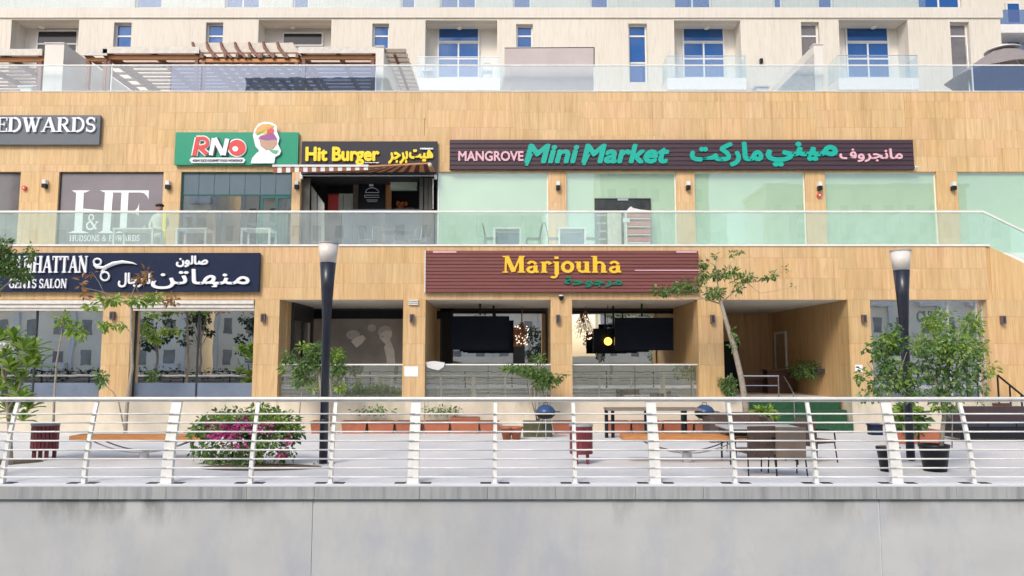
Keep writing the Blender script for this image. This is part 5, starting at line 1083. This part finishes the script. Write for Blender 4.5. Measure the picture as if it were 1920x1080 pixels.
leaves('crown', M_LEAF, t_, [pc(1243, 545, Y, (.35, .2, .14), 130), pc(1275, 538, Y, (.3, .2, .2), 170), pc(1300, 535, Y, (.25, .2, .16), 110), pc(1320, 515, Y, (.16, .15, .3), 110), pc(1318, 495, Y, (.16, .12, .12), 60), pc(1345, 515, Y, (.25, .2, .15), 130), pc(1340, 550, Y, (.35, .25, .16), 230), pc(1372, 510, Y, (.25, .2, .14), 120), pc(1385, 535, Y, (.16, .2, .25), 90),
     pc(1400, 520, Y, (.28, .2, .1), 110), pc(1440, 520, Y, (.22, .1, .06), 60), pc(1450, 515, Y, (.1, .1, .08), 30), pc(1385, 472, Y, (.14, .1, .06), 30), pc(1340, 480, Y, (.12, .1, .06), 20), pc(1370, 476, Y, (.08, .1, .05), 10), pc(1372, 625, Y, (.1, .1, .18), 30), pc(1375, 645, Y, (.12, .1, .2), 50)], .11)
leaves('dark_twigs', M_LEAFD, t_, [pc(1470, 505, Y, (.16, .1, .16), 14), pc(1493, 535, Y, (.18, .1, .04), 8)], .10, .3)
# climber by the passage left
Y = 22.0; t_ = thing('climbing_plant', 'green climbing plant on the pier at the passage entrance', 'plant', (P(1368, 748, Y).x, Y, zT)); limbs(t_, Y, [([(1366, 750), (1367, 720), (1370, 700)], .02, .01)]); leaves('foliage', M_LEAFD, t_, [pc(1368, 725, Y, (.22, .15, .35), 420), pc(1352, 718, Y, (.12, .08, .22), 60)], .09)
# hanging bush on passage wall
t_ = thing('wall_planter', 'spiky green plant hanging on the right wall of the passage', 'plant', (SH[5][1] - .3, 24.8, ZP(705, 24.8))); xw = SH[5][1]
leaves('foliage', M_LEAFD, t_, [((xw - .28, 24.2 + k * .35, ZP(692, 24.8)), (.3, .35, .3), 150) for k in range(5)], .16, .2); B('trough', M_DGREY, t_, xw - .25, xw - .004, 23.9, 25.8, ZP(692, 24.8) - .12, ZP(692, 24.8) + .02)
# alcove ficus
Y = 21.2; t_ = thing('potted_ficus', 'bushy ficus in front of the portrait poster alcove', 'shrub', (P(600, 800, Y).x, Y, 0)); limbs(t_, Y, [([(604, 806), (605, 760), (600, 720), (598, 690)], .05, .03), ([(603, 740), (575, 700), (555, 680)], .02, .01), ([(600, 720), (630, 690), (640, 670)], .02, .01), ([(560, 790), (565, 740), (575, 700)], .02, .012), ([(620, 800), (622, 750), (618, 710)], .02, .012)])
leaves('crown', M_LEAFD, t_, [pc(540, 670, Y, (.2, .2, .2), 120), pc(562, 690, Y, (.3, .25, .35), 330), pc(560, 715, Y, (.2, .2, .2), 110), pc(598, 660, Y, (.35, .3, .3), 520), pc(590, 680, Y, (.4, .3, .25), 420), pc(635, 690, Y, (.22, .2, .3), 240), pc(575, 710, Y, (.25, .2, .2), 120)], .11)
leaves('pale_foliage', M_LEAFY, t_, [pc(632, 665, Y, (.25, .2, .22), 190), pc(575, 652, Y, (.3, .2, .15), 90), pc(530, 690, Y, (.12, .1, .15), 50), pc(585, 725, Y, (.2, .1, .15), 60), pc(640, 725, Y, (.12, .1, .15), 50)], .11)
# bonsai-like shrub
Y = 21.3; t_ = thing('spreading_shrub', 'spreading many stemmed shrub between the television bays', 'shrub', (P(1008, 822, Y).x, Y, 0))
x0_, x1_, z0, z1 = R(981, 1035, 790, 823, 20.9); B('planter_box', plain('mossy_box', (.085, .085, .04), .8, var=.3), t_, x0_, x1_, 20.7, 21.25, 0, z1)
limbs(t_, Y, [([(1010, 795), (1010, 750), (1012, 720), (1010, 700)], .03, .015), ([(1008, 790), (995, 745), (990, 715), (975, 700)], .02, .008), ([(1012, 790), (1025, 745), (1022, 715), (1040, 700)], .02, .008), ([(1006, 790), (1002, 740), (1004, 710)], .016, .008), ([(1016, 790), (1034, 750), (1030, 725)], .016, .008), ([(1010, 705), (1012, 680), (1015, 665)], .01, .004)])
leaves('crown', M_LEAF, t_, [pc(985, 695, Y, (.4, .3, .16), 330), pc(1015, 705, Y, (.4, .3, .2), 450), pc(1040, 710, Y, (.25, .2, .16), 200), pc(955, 690, Y, (.25, .2, .1), 110), pc(1012, 673, Y, (.2, .2, .16), 110), pc(1062, 702, Y, (.1, .1, .08), 16), pc(1018, 722, Y, (.4, .3, .12), 160)], .10)
# bougainvillea
b = G(455, 878); Y = b.y + .6; t_ = thing('bougainvillea', 'big round bougainvillea bush with magenta flowers in a tree pit', 'shrub', (b.x, Y, 0))
limbs(t_, Y, [([(455, 885), (452, 850), (450, 815)], .06, .03), ([(455, 880), (420, 840), (400, 800)], .03, .01), ([(460, 880), (500, 840), (520, 805)], .03, .01), ([(462, 882), (485, 850), (490, 810)], .025, .01), ([(450, 884), (430, 860), (410, 840)], .02, .01)])
cl = []
for px, py, r, n in ((395, 800, .35, 700), (440, 795, .4, 900), (490, 795, .42, 900), (530, 795, .38, 700), (545, 815, .25, 350), (368, 808, .16, 130), (360, 822, .12, 60), (385, 840, .30, 400), (398, 866, .22, 220), (425, 862, .30, 380), (540, 848, .16, 90), (415, 778, .2, 200), (470, 775, .22, 220), (510, 776, .16, 120), (548, 790, .14, 90), (385, 785, .14, 90), (558, 812, .1, 40), (440, 880, .16, 90), (460, 825, .5, 900), (505, 830, .4, 600), (470, 855, .35, 300), (520, 865, .2, 100)): cl.append(pc(px, py, Y + jit(.25), (r, r * 1.3, r * .8), n))
leaves('crown', M_LEAF, t_, [(c, (r[0] * 1.08, r[1], r[2] * 1.08), n * .45) for c, r, n in cl], .10, .55); leaves('lime_foliage', M_LEAFY, t_, [pc(430, 790, Y - .3, (.4, .2, .15), 260), pc(500, 785, Y - .3, (.5, .2, .12), 300), pc(540, 800, Y - .2, (.25, .2, .15), 150), pc(490, 765, Y, (.15, .15, .12), 60)], .085, .6)
leaves('blossoms', M_FLOW, t_, [pc(432, 808, Y - .42, (.22, .12, .14), 260), pc(405, 818, Y - .42, (.12, .1, .08), 60), pc(455, 795, Y - .4, (.2, .1, .12), 130), pc(528, 852, Y - .4, (.1, .1, .1), 60), pc(478, 805, Y - .4, (.15, .1, .08), 60), pc(420, 800, Y - .45, (.15, .1, .1), 60), pc(500, 800, Y - .5, (.3, .1, .2), 50), pc(450, 830, Y - .55, (.4, .1, .25), 45), pc(400, 800, Y - .4, (.2, .1, .2), 30), pc(540, 822, Y - .35, (.12, .1, .15), 22)], .06, .9)
c = G(475, 882); f = MB().lathe([(1.05, .004), (1.0, .012)], (0, 0, 0), 28); f.v = [(v[0] * 1.15 + c.x, v[1] * .45 + c.y + .4, v[2]) for v in f.v]; f.build('tree_pit', M_SOIL, None, kind='structure')
c = G(20, 866); f = MB().lathe([(1.05, .004), (1.0, .012)], (0, 0, 0), 28); f.v = [(v[0] * 1.0 + c.x - .4, v[1] * .45 + c.y, v[2]) for v in f.v]; f.build('tree_pit', M_SOIL, None, kind='structure')
# tall potted tree, right
b = G(1765, 886); Y = b.y + .2; t_ = thing('potted_tree', 'tall bushy tree in a black pot at the right', 'tree', (b.x, Y, 0))
MB().lathe([(.20, .0), (.26, .44), (.275, .46), (.275, .5), (.25, .5), (.24, .44)], (b.x, Y, 0), 28).build('pot', M_BLACK, t_, True); MB().lathe([(.24, .43), (.02, .45)], (b.x, Y, 0), 20).build('soil', M_SOIL, t_)
limbs(t_, Y, [([(1765, 845), (1768, 800), (1772, 760), (1776, 700), (1778, 660)], .045, .02), ([(1770, 780), (1760, 730), (1745, 690), (1735, 660)], .02, .008), ([(1774, 740), (1800, 700), (1815, 660)], .02, .008), ([(1776, 700), (1790, 650), (1800, 620)], .012, .005), ([(1785, 840), (1786, 760)], .012, .01)])
cl = [pc(a, b_, Y + jit(.3), (r * .95, r, r * .95), n * .42) for a, b_, r, n in ((1735, 680, .32, 420), (1760, 650, .34, 480), (1785, 640, .34, 480), (1810, 660, .3, 360), (1825, 690, .26, 240), (1790, 690, .36, 480), (1760, 710, .3, 380), (1805, 720, .28, 260), (1780, 745, .24, 240), (1750, 740, .2, 150), (1720, 655, .2, 130), (1840, 720, .18, 70), (1775, 765, .15, 90), (1830, 745, .14, 60))]
leaves('crown', M_LEAFD, t_, cl, .10, .5); leaves('lime_foliage', M_LEAFY, t_, [pc(1755, 605, Y + .5, (.3, .25, .26), 420), pc(1730, 645, Y + .3, (.28, .25, .25), 330), pc(1822, 608, Y + .5, (.24, .25, .28), 420), pc(1835, 650, Y + .4, (.18, .2, .3), 260), pc(1790, 650, Y - .3, (.5, .2, .4), 420), pc(1860, 690, Y + .3, (.12, .2, .2), 60), pc(1758, 762, Y - .2, (.14, .12, .1), 60), pc(1770, 585, Y + .5, (.16, .15, .1), 60)], .085, .35)
b = G(1672, 885); Y = b.y + .1; t_ = thing('potted_tree', 'leafy tree in a dark pot left of the right street lamp', 'tree', (b.x, Y, 0)); MB().lathe([(.15, .0), (.20, .40), (.215, .42), (.215, .46), (.19, .46)], (b.x, Y, 0), 24).build('pot', M_BLACK, t_, True)
limbs(t_, Y, [([(1670, 850), (1668, 800), (1665, 740), (1664, 690), (1662, 650)], .035, .015), ([(1666, 740), (1640, 700), (1625, 680)], .015, .006), ([(1665, 720), (1690, 690), (1700, 660)], .015, .006)])
cl = [pc(a, b_, Y + jit(.25), (r * .88, r * .9, r * .88), n * .36) for a, b_, r, n in ((1660, 650, .3, 420), (1685, 640, .22, 240), (1680, 615, .13, 90), (1640, 660, .2, 160), (1662, 685, .26, 300), (1650, 715, .3, 360), (1680, 715, .28, 330), (1700, 735, .26, 250), (1640, 735, .22, 170), (1615, 710, .14, 60), (1715, 715, .2, 130), (1622, 740, .14, 60), (1660, 675, .2, 120), (1620, 655, .09, 22))]
leaves('crown', M_LEAFD, t_, cl, .10, .55); leaves('lime_foliage', M_LEAFY, t_, [pc(1660, 640, Y - .2, (.28, .15, .2), 110), pc(1615, 700, Y, (.12, .1, .12), 30), pc(1690, 700, Y - .2, (.3, .1, .3), 80)], .10, .5)
# small plants
def bush(name, label, px, py, Y, r, n, mat, L=.12, asp=.5, z=0): t = thing(name, label, 'plant', (P(px, py, Y).x, Y, z)); leaves('foliage', mat, t, [(P(px, py, Y), r, n)], L, asp); return t
t_ = bush('lime_plant', 'lime green leafy plant on the dark bench before the steps', 1435, 776, 20.2, (.36, .3, .22), 420, M_LEAFY, .14); limbs(t_, 20.2, [([(1435, 806), (1435, 780)], .03, .02)])
x0_, x1_, z0, z1 = R(1412, 1458, 790, 812, 20.2); B('pot', M_DGREY, t_, x0_ + .1, x1_ - .1, 20.05, 20.4, 0, z1)
t_ = bush('broadleaf_plant', 'broad leaved green plant in a terracotta box behind the right railing post', 1705, 785, 19.2, (.42, .35, .3), 520, M_LEAFD, .20, .6); x0_, x1_, z0, z1 = R(1672, 1712, 808, 828, 19.2); B('planter_box', M_TERRA, t_, x0_, x1_, 19.0, 19.4, 0, z1)
leaves('pale_foliage', M_LEAFY, t_, [(P(1700, 772, 19.0), (.35, .2, .16), 90)], .2, .6)
t_ = thing('planter_box', 'terracotta planter box right of the broadleaf plant', 'planter', G(1735, 828)); x0_, x1_, z0, z1 = R(1717, 1755, 808, 828, 19.2); B('box', M_TERRA, t_, x0_, x1_, 19.0, 19.45, 0, z1); B('rim', M_TERRA, t_, x0_ - .02, x1_ + .02, 18.98, 19.47, z1 + .001, z1 + .04)
for a, r_, n, lb in ((830, (.7, .15, .16), 200, 'low weeds growing at the foot of the wall near the big railing post'), (700, (.8, .15, .12), 160, 'thin weeds along the wall right of the street lamp')): bush('weeds', lb, a, 770, F - .25, r_, n, M_LEAFD, .09)
# ================================================================== PLANTER BOXES ALONG WALL
bx = [(582, 600), (640, 686), (690, 738), (742, 790), (795, 842), (845, 898), (900, 935), (1036, 1075), (1140, 1182), (1185, 1240), (1245, 1300), (1303, 1330)]
names = ['just right of the bougainvillea', 'right of the street lamp', 'third from the bougainvillea', 'beside the tall second railing post', 'right of the second tall railing post', 'left of the raised long one', 'left of the two small pots', 'right of the mossy planter box', 'under the left end of the timber table', 'under the middle of the timber table', 'under the right end of the timber table', 'below the right kettle barbecue']
for i, (a, b) in enumerate(bx):
    Y = F - .45; h = ZP(790 if i != 5 else 783, Y); x0, x1 = XP(a, Y, 800), XP(b, Y, 800); t = thing('planter_box', 'terracotta planter box ' + names[i], 'planter', ((x0 + x1) / 2, Y, 0), 'terracotta planter boxes along the terrace wall')
    MB().add([(x0 + .03, Y + .03, 0), (x1 - .03, Y + .03, 0), (x1 - .03, Y + .3, 0), (x0 + .03, Y + .3, 0), (x0, Y, h - .06), (x1, Y, h - .06), (x1, Y + .33, h - .06), (x0, Y + .33, h - .06)], [(0, 3, 2, 1), (4, 5, 6, 7), (0, 1, 5, 4), (1, 2, 6, 5), (2, 3, 7, 6), (3, 0, 4, 7)]).build('box', M_TERRA, t)
    B('rim', M_TERRA, t, x0 - .02, x1 + .02, Y - .02, Y + .35, h - .058, h); B('soil', M_SOIL, t, x0 + .03, x1 - .03, Y + .03, Y + .3, h + .001, h + .01)
for px, lb in ((950, 'small terracotta pot left of the mossy planter'), (968, 'small terracotta pot touching the mossy planter')):
    b = G(px, 824); t = thing('flower_pot', lb, 'pot', b); MB().lathe([(.10, 0), (.16, .28), (.18, .28), (.18, .34), (.15, .34), (.14, .28)], (b.x, b.y, 0), 18).build('pot', M_TERRA, t, True); MB().lathe([(.14, .285), (.02, .29)], (b.x, b.y, 0), 14).build('soil', M_SOIL, t)
# ================================================================== KETTLE BARBECUES
for px, lb in ((1023, 'blue lidded kettle barbecue standing left behind the railing'), (1321, 'blue lidded kettle barbecue near the leaning tree')):
    Y = 20.4; c = P(px, 772, Y); t = thing('kettle_barbecue', lb, 'barbecue', (c.x, Y, 0), 'kettle barbecues')
    MB().lathe([(.02, .19), (.10, .18), (.2, .12), (.26, .03), (.27, 0)], c, 24).build('lid', plain('enamel_blue', (.03, .07, .17), .25), t, True); MB().lathe([(.27, -.004), (.25, -.1), (.17, -.17), (.05, -.2)], c, 24).build('bowl', M_BLACK, t, True)
    for k in range(3): a = 2 * math.pi * k / 3 + .5; MB().tube([c + Vector((.15 * math.cos(a), .15 * math.sin(a), -.17)), (c.x + .3 * math.cos(a), Y + .3 * math.sin(a), 0)], .012, 6).build('leg', M_CHROME, t)
    MB().tube([c + Vector((-.06, 0, .19)), c + Vector((-.06, 0, .24)), c + Vector((.06, 0, .24)), c + Vector((.06, 0, .19))], .012, 6).build('handle', M_BLACK, t)
    MB().bar(c + Vector((.28, 0, 0)), c + Vector((.38, 0, 0)), .25, .02).build('side_shelf', M_DGREY, t)
# ================================================================== BINS
def bin_(px, pyb, pyt, w, label):
    b = G(px, pyb); t = thing('litter_bin', label, 'bin', b, 'maroon slatted litter bins'); Y = b.y; h = ZP(pyt, Y); n = 22; r = w / 2
    for k in range(n):
        a = 2 * math.pi * k / n; x, y = r * math.cos(a), r * math.sin(a); m = MB().box(-.012, .012, -.03, .03, .2, h - .05); m.v = [(x + v[0] * math.cos(a) - v[1] * math.sin(a), y + v[0] * math.sin(a) + v[1] * math.cos(a), v[2]) for v in m.v]; m.build('slat', M_MAROON, t, local=True)
    MB().lathe([(r - .03, .22), (r - .03, h - .06)], (0, 0, 0), 20).build('liner', plain('liner_dark', (.06, .015, .02), .6), t, local=True); MB().lathe([(r + .02, h - .048), (r + .03, h - .03), (r + .02, h), (r - .08, h)], (0, 0, 0), 24).build('top_ring', plain('ring_grey', (.3, .27, .27), .4), t, True, True)
    for a in (.6, 2.5, 4.0, 5.5): MB().box(r * .75 * math.cos(a) - .03, r * .75 * math.cos(a) + .03, r * .75 * math.sin(a) - .03, r * .75 * math.sin(a) + .03, 0, .23).build('leg', M_MAROON, t, local=True)
bin_(82, 861, 793, .50, 'maroon slatted litter bin at the left by the plumeria'); bin_(1090, 869, 795, .44, 'maroon slatted litter bin left of the timber topped bench')
# ================================================================== BENCHES
def bench(px0, px1, pyb, label):
    cx = (px0 + px1) / 2; b = G(cx, pyb); Y = b.y; t = thing('bench', label, 'bench', b, 'orange timber benches on steel arcs'); x0, x1 = XP(px0, Y, 820), XP(px1, Y, 820); z = ZP(826, Y); zt = ZP(815, Y); c = (x0 + x1) / 2
    for k in range(4): B('plank', M_ORWOOD, t, x0, x1, Y - .26 + k * .13, Y - .14 + k * .13, zt - .09, zt)
    pts = []; L = (x1 - x0) * .36
    for k in range(13): u = -1 + k / 6; pts.append((c + u * L, 0, zt - .095 - (1 - u * u) * .26))
    for dy in (-.17, .17): MB().tube([(p[0], Y + dy, p[2]) for p in pts], .014, 6).build('arc_support', plain('grey_arc', (.20, .20, .21), .5), t)
    MB().lathe([(.10, 0), (.10, zt - .36)], (c, Y, 0), 18).build('pedestal', M_CHROME, t)
bench(143, 400, 861, 'orange timber bench left of the bougainvillea'); bench(1165, 1410, 867, 'orange timber bench in front of the dining table')
# timber dining table and dark seats behind
Y = 20.2; t_ = thing('timber_table', 'dark legged dining table standing before the terracotta boxes', 'table', (XP(1222, Y, 800), Y, 0)); x0, x1, z0, z1 = R(1135, 1310, 765, 769, Y); B('tabletop', plain('grey_wood', (.20, .17, .14), .6), t_, x0, x1, Y - .4, Y + .4, z1 - .05, z1)
for px in (1140, 1152, 1207, 1222, 1275, 1290): x = XP(px, Y, 790); B('leg', M_BLACK, t_, x - .045, x + .045, Y - .38 if px % 2 else Y + .3, Y - .30 if px % 2 else Y + .38, 0, z1 - .052)
x0, x1, z0, z1 = R(1335, 1432, 776, 806, 19.6); t_ = thing('wicker_sofa', 'dark brown wicker sofa behind the grey topped table', 'sofa', ((x0 + x1) / 2, 19.6, 0)); B('backrest', M_WICK, t_, x0, x1, 19.9, 20.1, .1, z1); B('seat', M_WICK, t_, x0, x1, 19.3, 19.898, .1, .42)
for x in (x0 - .12, x1 + .002): B('armrest', M_WICK, t_, x, x + .118, 19.3, 20.1, 0, .62)
for x in (x0 + .05, x1 - .1): B('leg', M_BLACK, t_, x, x + .05, 19.35, 19.4, 0, .098)
# wicker dining set
zt_ = .74; tb = G(1415, 803, zt_); t_ = thing('patio_table', 'grey topped patio table with brown wicker chairs around it', 'table', (XP(1420, 15.3, 830), 15.3, 0)); Yt = 15.6; x0, x1 = XP(1352, Yt, 806), XP(1492, Yt, 806)
B('tabletop', plain('table_top_grey', (.45, .45, .46), .4), t_, x0, x1, Yt - .4, Yt + .45, zt_ - .03, zt_)
B('apron', M_BLACK, t_, x0 + .05, x1 - .05, Yt - .35, Yt + .4, zt_ - .12, zt_ - .032)
for x in (x0 + .1, x1 - .1):
    for y_ in (Yt - .3, Yt + .35): MB().tube([(x, y_, zt_ - .12), (x, y_, 0)], .02, 6).build('leg', M_BLACK, t_)
def wchair(px, pyb, rz, label, mat=M_WICK, w=.52):
    b = G(px, pyb); t = thing('wicker_chair', label, 'chair', b, 'brown wicker chairs around the patio table'); t.rotation_euler = (0, 0, rz)
    MB().box(-w / 2, w / 2, -.24, .26, .40, .46).build('seat', mat, t, local=True); MB().profx([(-.30, .34), (-.26, .34), (-.29, .90), (-.33, .90)], -w / 2, w / 2).build('backrest', mat, t, local=True)
    for s_ in (-1, 1):
        MB().tube([(s_ * w * .48, -.26, .42), (s_ * w * .52, -.32, 0)], .013, 6).build('leg', M_BLACK, t, local=True); MB().tube([(s_ * w * .48, .24, .42), (s_ * w * .5, .30, 0)], .013, 6).build('leg', M_BLACK, t, local=True)
        MB().tube([(s_ * w * .5, -.30, .7), (s_ * w * .52, -.05, .68), (s_ * w * .52, .22, .64), (s_ * w * .5, .26, .42)], .018, 6).build('armrest', M_BLACK, t, local=True)
wchair(1416, 889, .12, 'dark brown wicker chair seen from behind, nearest left at the patio table'); wchair(1476, 892, -.08, 'taupe backed wicker chair at the patio table, right of the dark one', M_WICKT); wchair(1532, 866, -1.1, 'brown wicker chair turned sideways at the right end of the patio table'); wchair(1390, 850, 3.0, 'brown wicker chair on the far side of the patio table')
x0, x1, z0, z1 = R(1426, 1432, 815, 824, 14.8); t_ = thing('price_tag', 'small white card clipped to the patio table edge', 'card', (x0, 15.1, z0)); q = P(1422, 820, 15.19); B('card', M_LWH, t_, q.x - .03, q.x + .03, 15.16, 15.17, q.z - .05, q.z + .05)
# white plastic chairs in the alcove
def plastic_chair(px, Y, rz, label):
    t = thing('plastic_chair', label, 'chair', (XP(px, Y, 720), Y, zT), 'white plastic chairs in the poster alcove'); t.rotation_euler = (0, 0, rz)
    MB().box(-.25, .25, -.22, .24, .40, .44).build('seat', M_WHITE, t, local=True); MB().profx([(.22, .44), (.26, .44), (.36, .92), (.32, .92)], -.24, .24).build('backrest', M_WHITE, t, local=True)
    for s_ in (-1, 1):
        MB().bar((s_ * .23, -.2, .4), (s_ * .26, -.26, 0), .05, .05).build('leg', M_WHITE, t, local=True); MB().bar((s_ * .23, .22, .4), (s_ * .26, .28, 0), .05, .05).build('leg', M_WHITE, t, local=True); MB().bar((s_ * .27, -.22, .66), (s_ * .27, .28, .66), .06, .03).build('armrest', M_WHITE, t, local=True); MB().bar((s_ * .27, -.2, .4), (s_ * .27, -.2, .645), .05, .03).build('arm_support', M_WHITE, t, local=True)
plastic_chair(640, 22.9, 2.2, 'white plastic chair by the street lamp pole in the alcove'); plastic_chair(738, 22.8, -1.9, 'white plastic chair against the pier right of the poster')
# folded white cloth on balustrade
t_ = thing('white_cloth', 'crumpled white cloth hanging over the left television bay rail', 'cloth', P(812, 693, F + .1)); MB().prism(PL([(796, 679), (815, 677), (834, 680), (832, 688), (822, 694), (812, 692), (802, 689)], F + .1), F + .1, F + .16).build('cloth', M_WHITE, t_)
# dark terrace chairs behind the bay balustrades
for px, Y, rz, lb in ((835, 23.2, .3, 'black chair at far left behind the left bay balustrade'), (880, 23.4, 2.8, 'black chair second from left in the left bay'), (1100, 23.3, .5, 'black chair at left behind the right bay balustrade'), (1180, 23.4, 3.0, 'black chair in the middle of the right bay'), (1250, 23.3, -.4, 'black chair at right behind the right bay balustrade')):
    metal_chair('terrace_chair', lb, M_BLACK, (XP(px, Y, 720), Y, zT), rz, 'black chairs in the restaurant bays')
for px, lb in ((858, 'dark square table in the left restaurant bay'), (1145, 'dark square table left in the right restaurant bay'), (1215, 'dark square table right in the right restaurant bay')): cafe_table('terrace_table', lb, M_DGREY, (XP(px, 23.4, 720), 23.4, zT), .8, .7, .74, 'dark tables in the restaurant bays')
# dark furniture at right
Y = 19.5; x0, x1, z0, z1 = R(1800, 1960, 765, 828, Y); t_ = thing('outdoor_sofa', 'long black outdoor sofa below the black handrail', 'sofa', ((x0 + x1) / 2, Y, 0)); B('base', M_BLACK, t_, x0, x1, Y, Y + .8, .08, .38); B('backrest', plain('plum_fabric', (.06, .04, .045), .8), t_, x0, x1, Y + .62, Y + .8, .382, z1); 
for k in range(3): w = (x1 - x0) / 3; B('cushion', plain('navy_cushion', (.03, .035, .05), .8), t_, x0 + k * w + .02, x0 + (k + 1) * w - .02, Y + .02, Y + .6, .382, .50)
for x in (x0 + .05, x1 - .15): B('leg', M_BLACK, t_, x, x + .08, Y + .05, Y + .12, 0, .078)
x0, x1, z0, z1 = R(1878, 1912, 756, 800, Y + 1.2); t_ = thing('brown_armchair', 'dark brown high backed chair behind the black sofa', 'chair', (x0, Y + 1.2, 0)); B('backrest', plain('dark_wood', (.09, .035, .025), .5), t_, x0, x1, Y + 1.5, Y + 1.58, .45, ZP(756, Y + 1.5)); B('seat', plain('dark_wood', (.09, .035, .025), .5), t_, x0, x1, Y + 1.0, Y + 1.498, .42, .47)
for a in (x0 + .02, x1 - .07):
    for b_ in (Y + 1.02, Y + 1.4): B('leg', M_BLACK, t_, a, a + .05, b_, b_ + .05, 0, .419)
x0, x1, z0, z1 = R(1632, 1652, 796, 808, 21.3); t_ = thing('navy_box', 'small navy box at the foot of the pier right of the steps', 'box', (x0, 21.3, 0)); B('body', M_NAVY, t_, x0, x1, 21.2, 21.5, 0, .26); B('lid', M_NAVY, t_, x0 - .02, x1 + .02, 21.18, 21.52, .261, .3)
# ================================================================== OPPOSITE BANK (seen in reflections)
M_OPP = plain('sand_render', (.84, .77, .64), .8, var=.08, nscale=.4); M_OPPW = plain('opposite_window', (.26, .25, .24), .3, var=.4, nscale=.5)
def opp(x0, x1, y, h, label, nx, nz, mat=M_OPP):
    t = thing('opposite_building', label, 'building', ((x0 + x1) / 2, y, .35)); B('wall', mat, t, x0, x1, y - 8, y, .35, h); dx = (x1 - x0) / nx; dz = (h - 2) / nz
    for i in range(nx):
        for j in range(nz):
            a = x0 + (i + .3) * dx; z = 1.6 + j * dz; B('window', M_OPPW, t, a, a + dx * .36, y + .003, y + .05, z, z + dz * .5)
            if j % 2 == 0 and i % 2: B('balcony', M_WHITE, t, a - dx * .2, a + dx * .6, y + .003, y + .9, z - .5, z + .2)
    for i in range(0, nx + 1, 2): B('pilaster', M_WHITE, t, x0 + i * dx - .2, x0 + i * dx + .2, y + .003, y + .3, .35, h)
    B('cornice', M_WHITE, t, x0 - .2, x1 + .2, y - 8, y + .35, h + .001, h + .35)
opp(-52, -31, -26, 22, 'sand building behind the camera at the far left', 8, 7); opp(-29.5, -14, -30, 33, 'tall sand building behind the camera on the left', 7, 10); opp(-12, 3, -27, 17, 'low sand building straight behind the camera', 6, 5); opp(10, 22, -31, 26, 'sand tower behind the camera on the right', 5, 8); opp(28, 50, -30, 21, 'wide sand building behind the camera at the far right', 9, 6)
B('opposite_wall', plain('pale_garden_wall', (.82, .76, .64), .8, var=.06, nscale=1), None, -17, 60, -12.3, -12, .35, 2.4, label='beige garden wall on the opposite bank behind the camera', cat='wall')
t = thing('opposite_railing', 'horizontal railing on the opposite bank, its dark look in reflections put into the colour', 'railing', (0, -3.2, .35))
for k in range(5): MB().tube([(-40, -3.2, .55 + k * .2), (40, -3.2, .55 + k * .2)], .02, 6).build('rail', M_BLACK, t)  # ivory type railing; black imitates its dark, shaded look in reflections
for k in range(-13, 14): B('post', M_BLACK, t, k * 3 - .03, k * 3 + .03, -3.24, -3.16, .35, 1.4)
for i, (x, y, h) in enumerate(((-15, -9, 5.6), (-11.5, -7, 4.8), (-8.5, -10, 6.2), (-18.5, -9, 5.2), (7, -9, 4.8), (13, -8, 5), (-22, -8, 6.5), (-26, -10, 6), (19, -9, 6), (1.5, -10.5, 4.6))):
    t = thing('bank_tree', 'tree on the opposite bank, number %s counted from its left end' % ['five', 'six', 'seven', 'four', 'nine', 'ten', 'three', 'two', 'eleven', 'eight'][i], 'tree', (x, y, .35), 'trees on the opposite bank'); q = [(x, y, .35), (x + .1, y, h * .4), (x - .05, y, h * .8)]; MB().tube(q, [.12, .08, .03], 7).build('trunk', M_BLACK if False else M_BARK, t)
    cl = []
    for k in range(11): a = random.random() * 6.28; r = .3 + random.random() * 1.2; c = Vector((x + r * math.cos(a), y + r * math.sin(a), h * (.5 + .5 * random.random()))); cl.append((c, .28 + .3 * random.random(), 60)); MB().tube([(x, y, h * .45), tuple(c)], [.03, .01], 5).build('branch', M_BARK, t)
    leaves('crown', leafmat('leaf_shade', (.015, .035, .01), (.035, .07, .02)) if 'leaf_shade' not in MATS else MATS['leaf_shade'], t, cl, .24, .6)

hd = thing('added_hedge', 'added dark planting on the opposite bank, there to darken the salon reflections', 'added_hedge', (-38, -12, .35)); B('stems', M_BARK, hd, -60, -17.2, -12.2, -11.8, .35, 1.0)  # added unseen planting that darkens the low part of the salon reflections
leaves('foliage', MATS['leaf_shade'], hd, [((-59.5 + k * .85, -12, 1.0), (.6, .5, .55), 60) for k in range(50)], .22, .6)
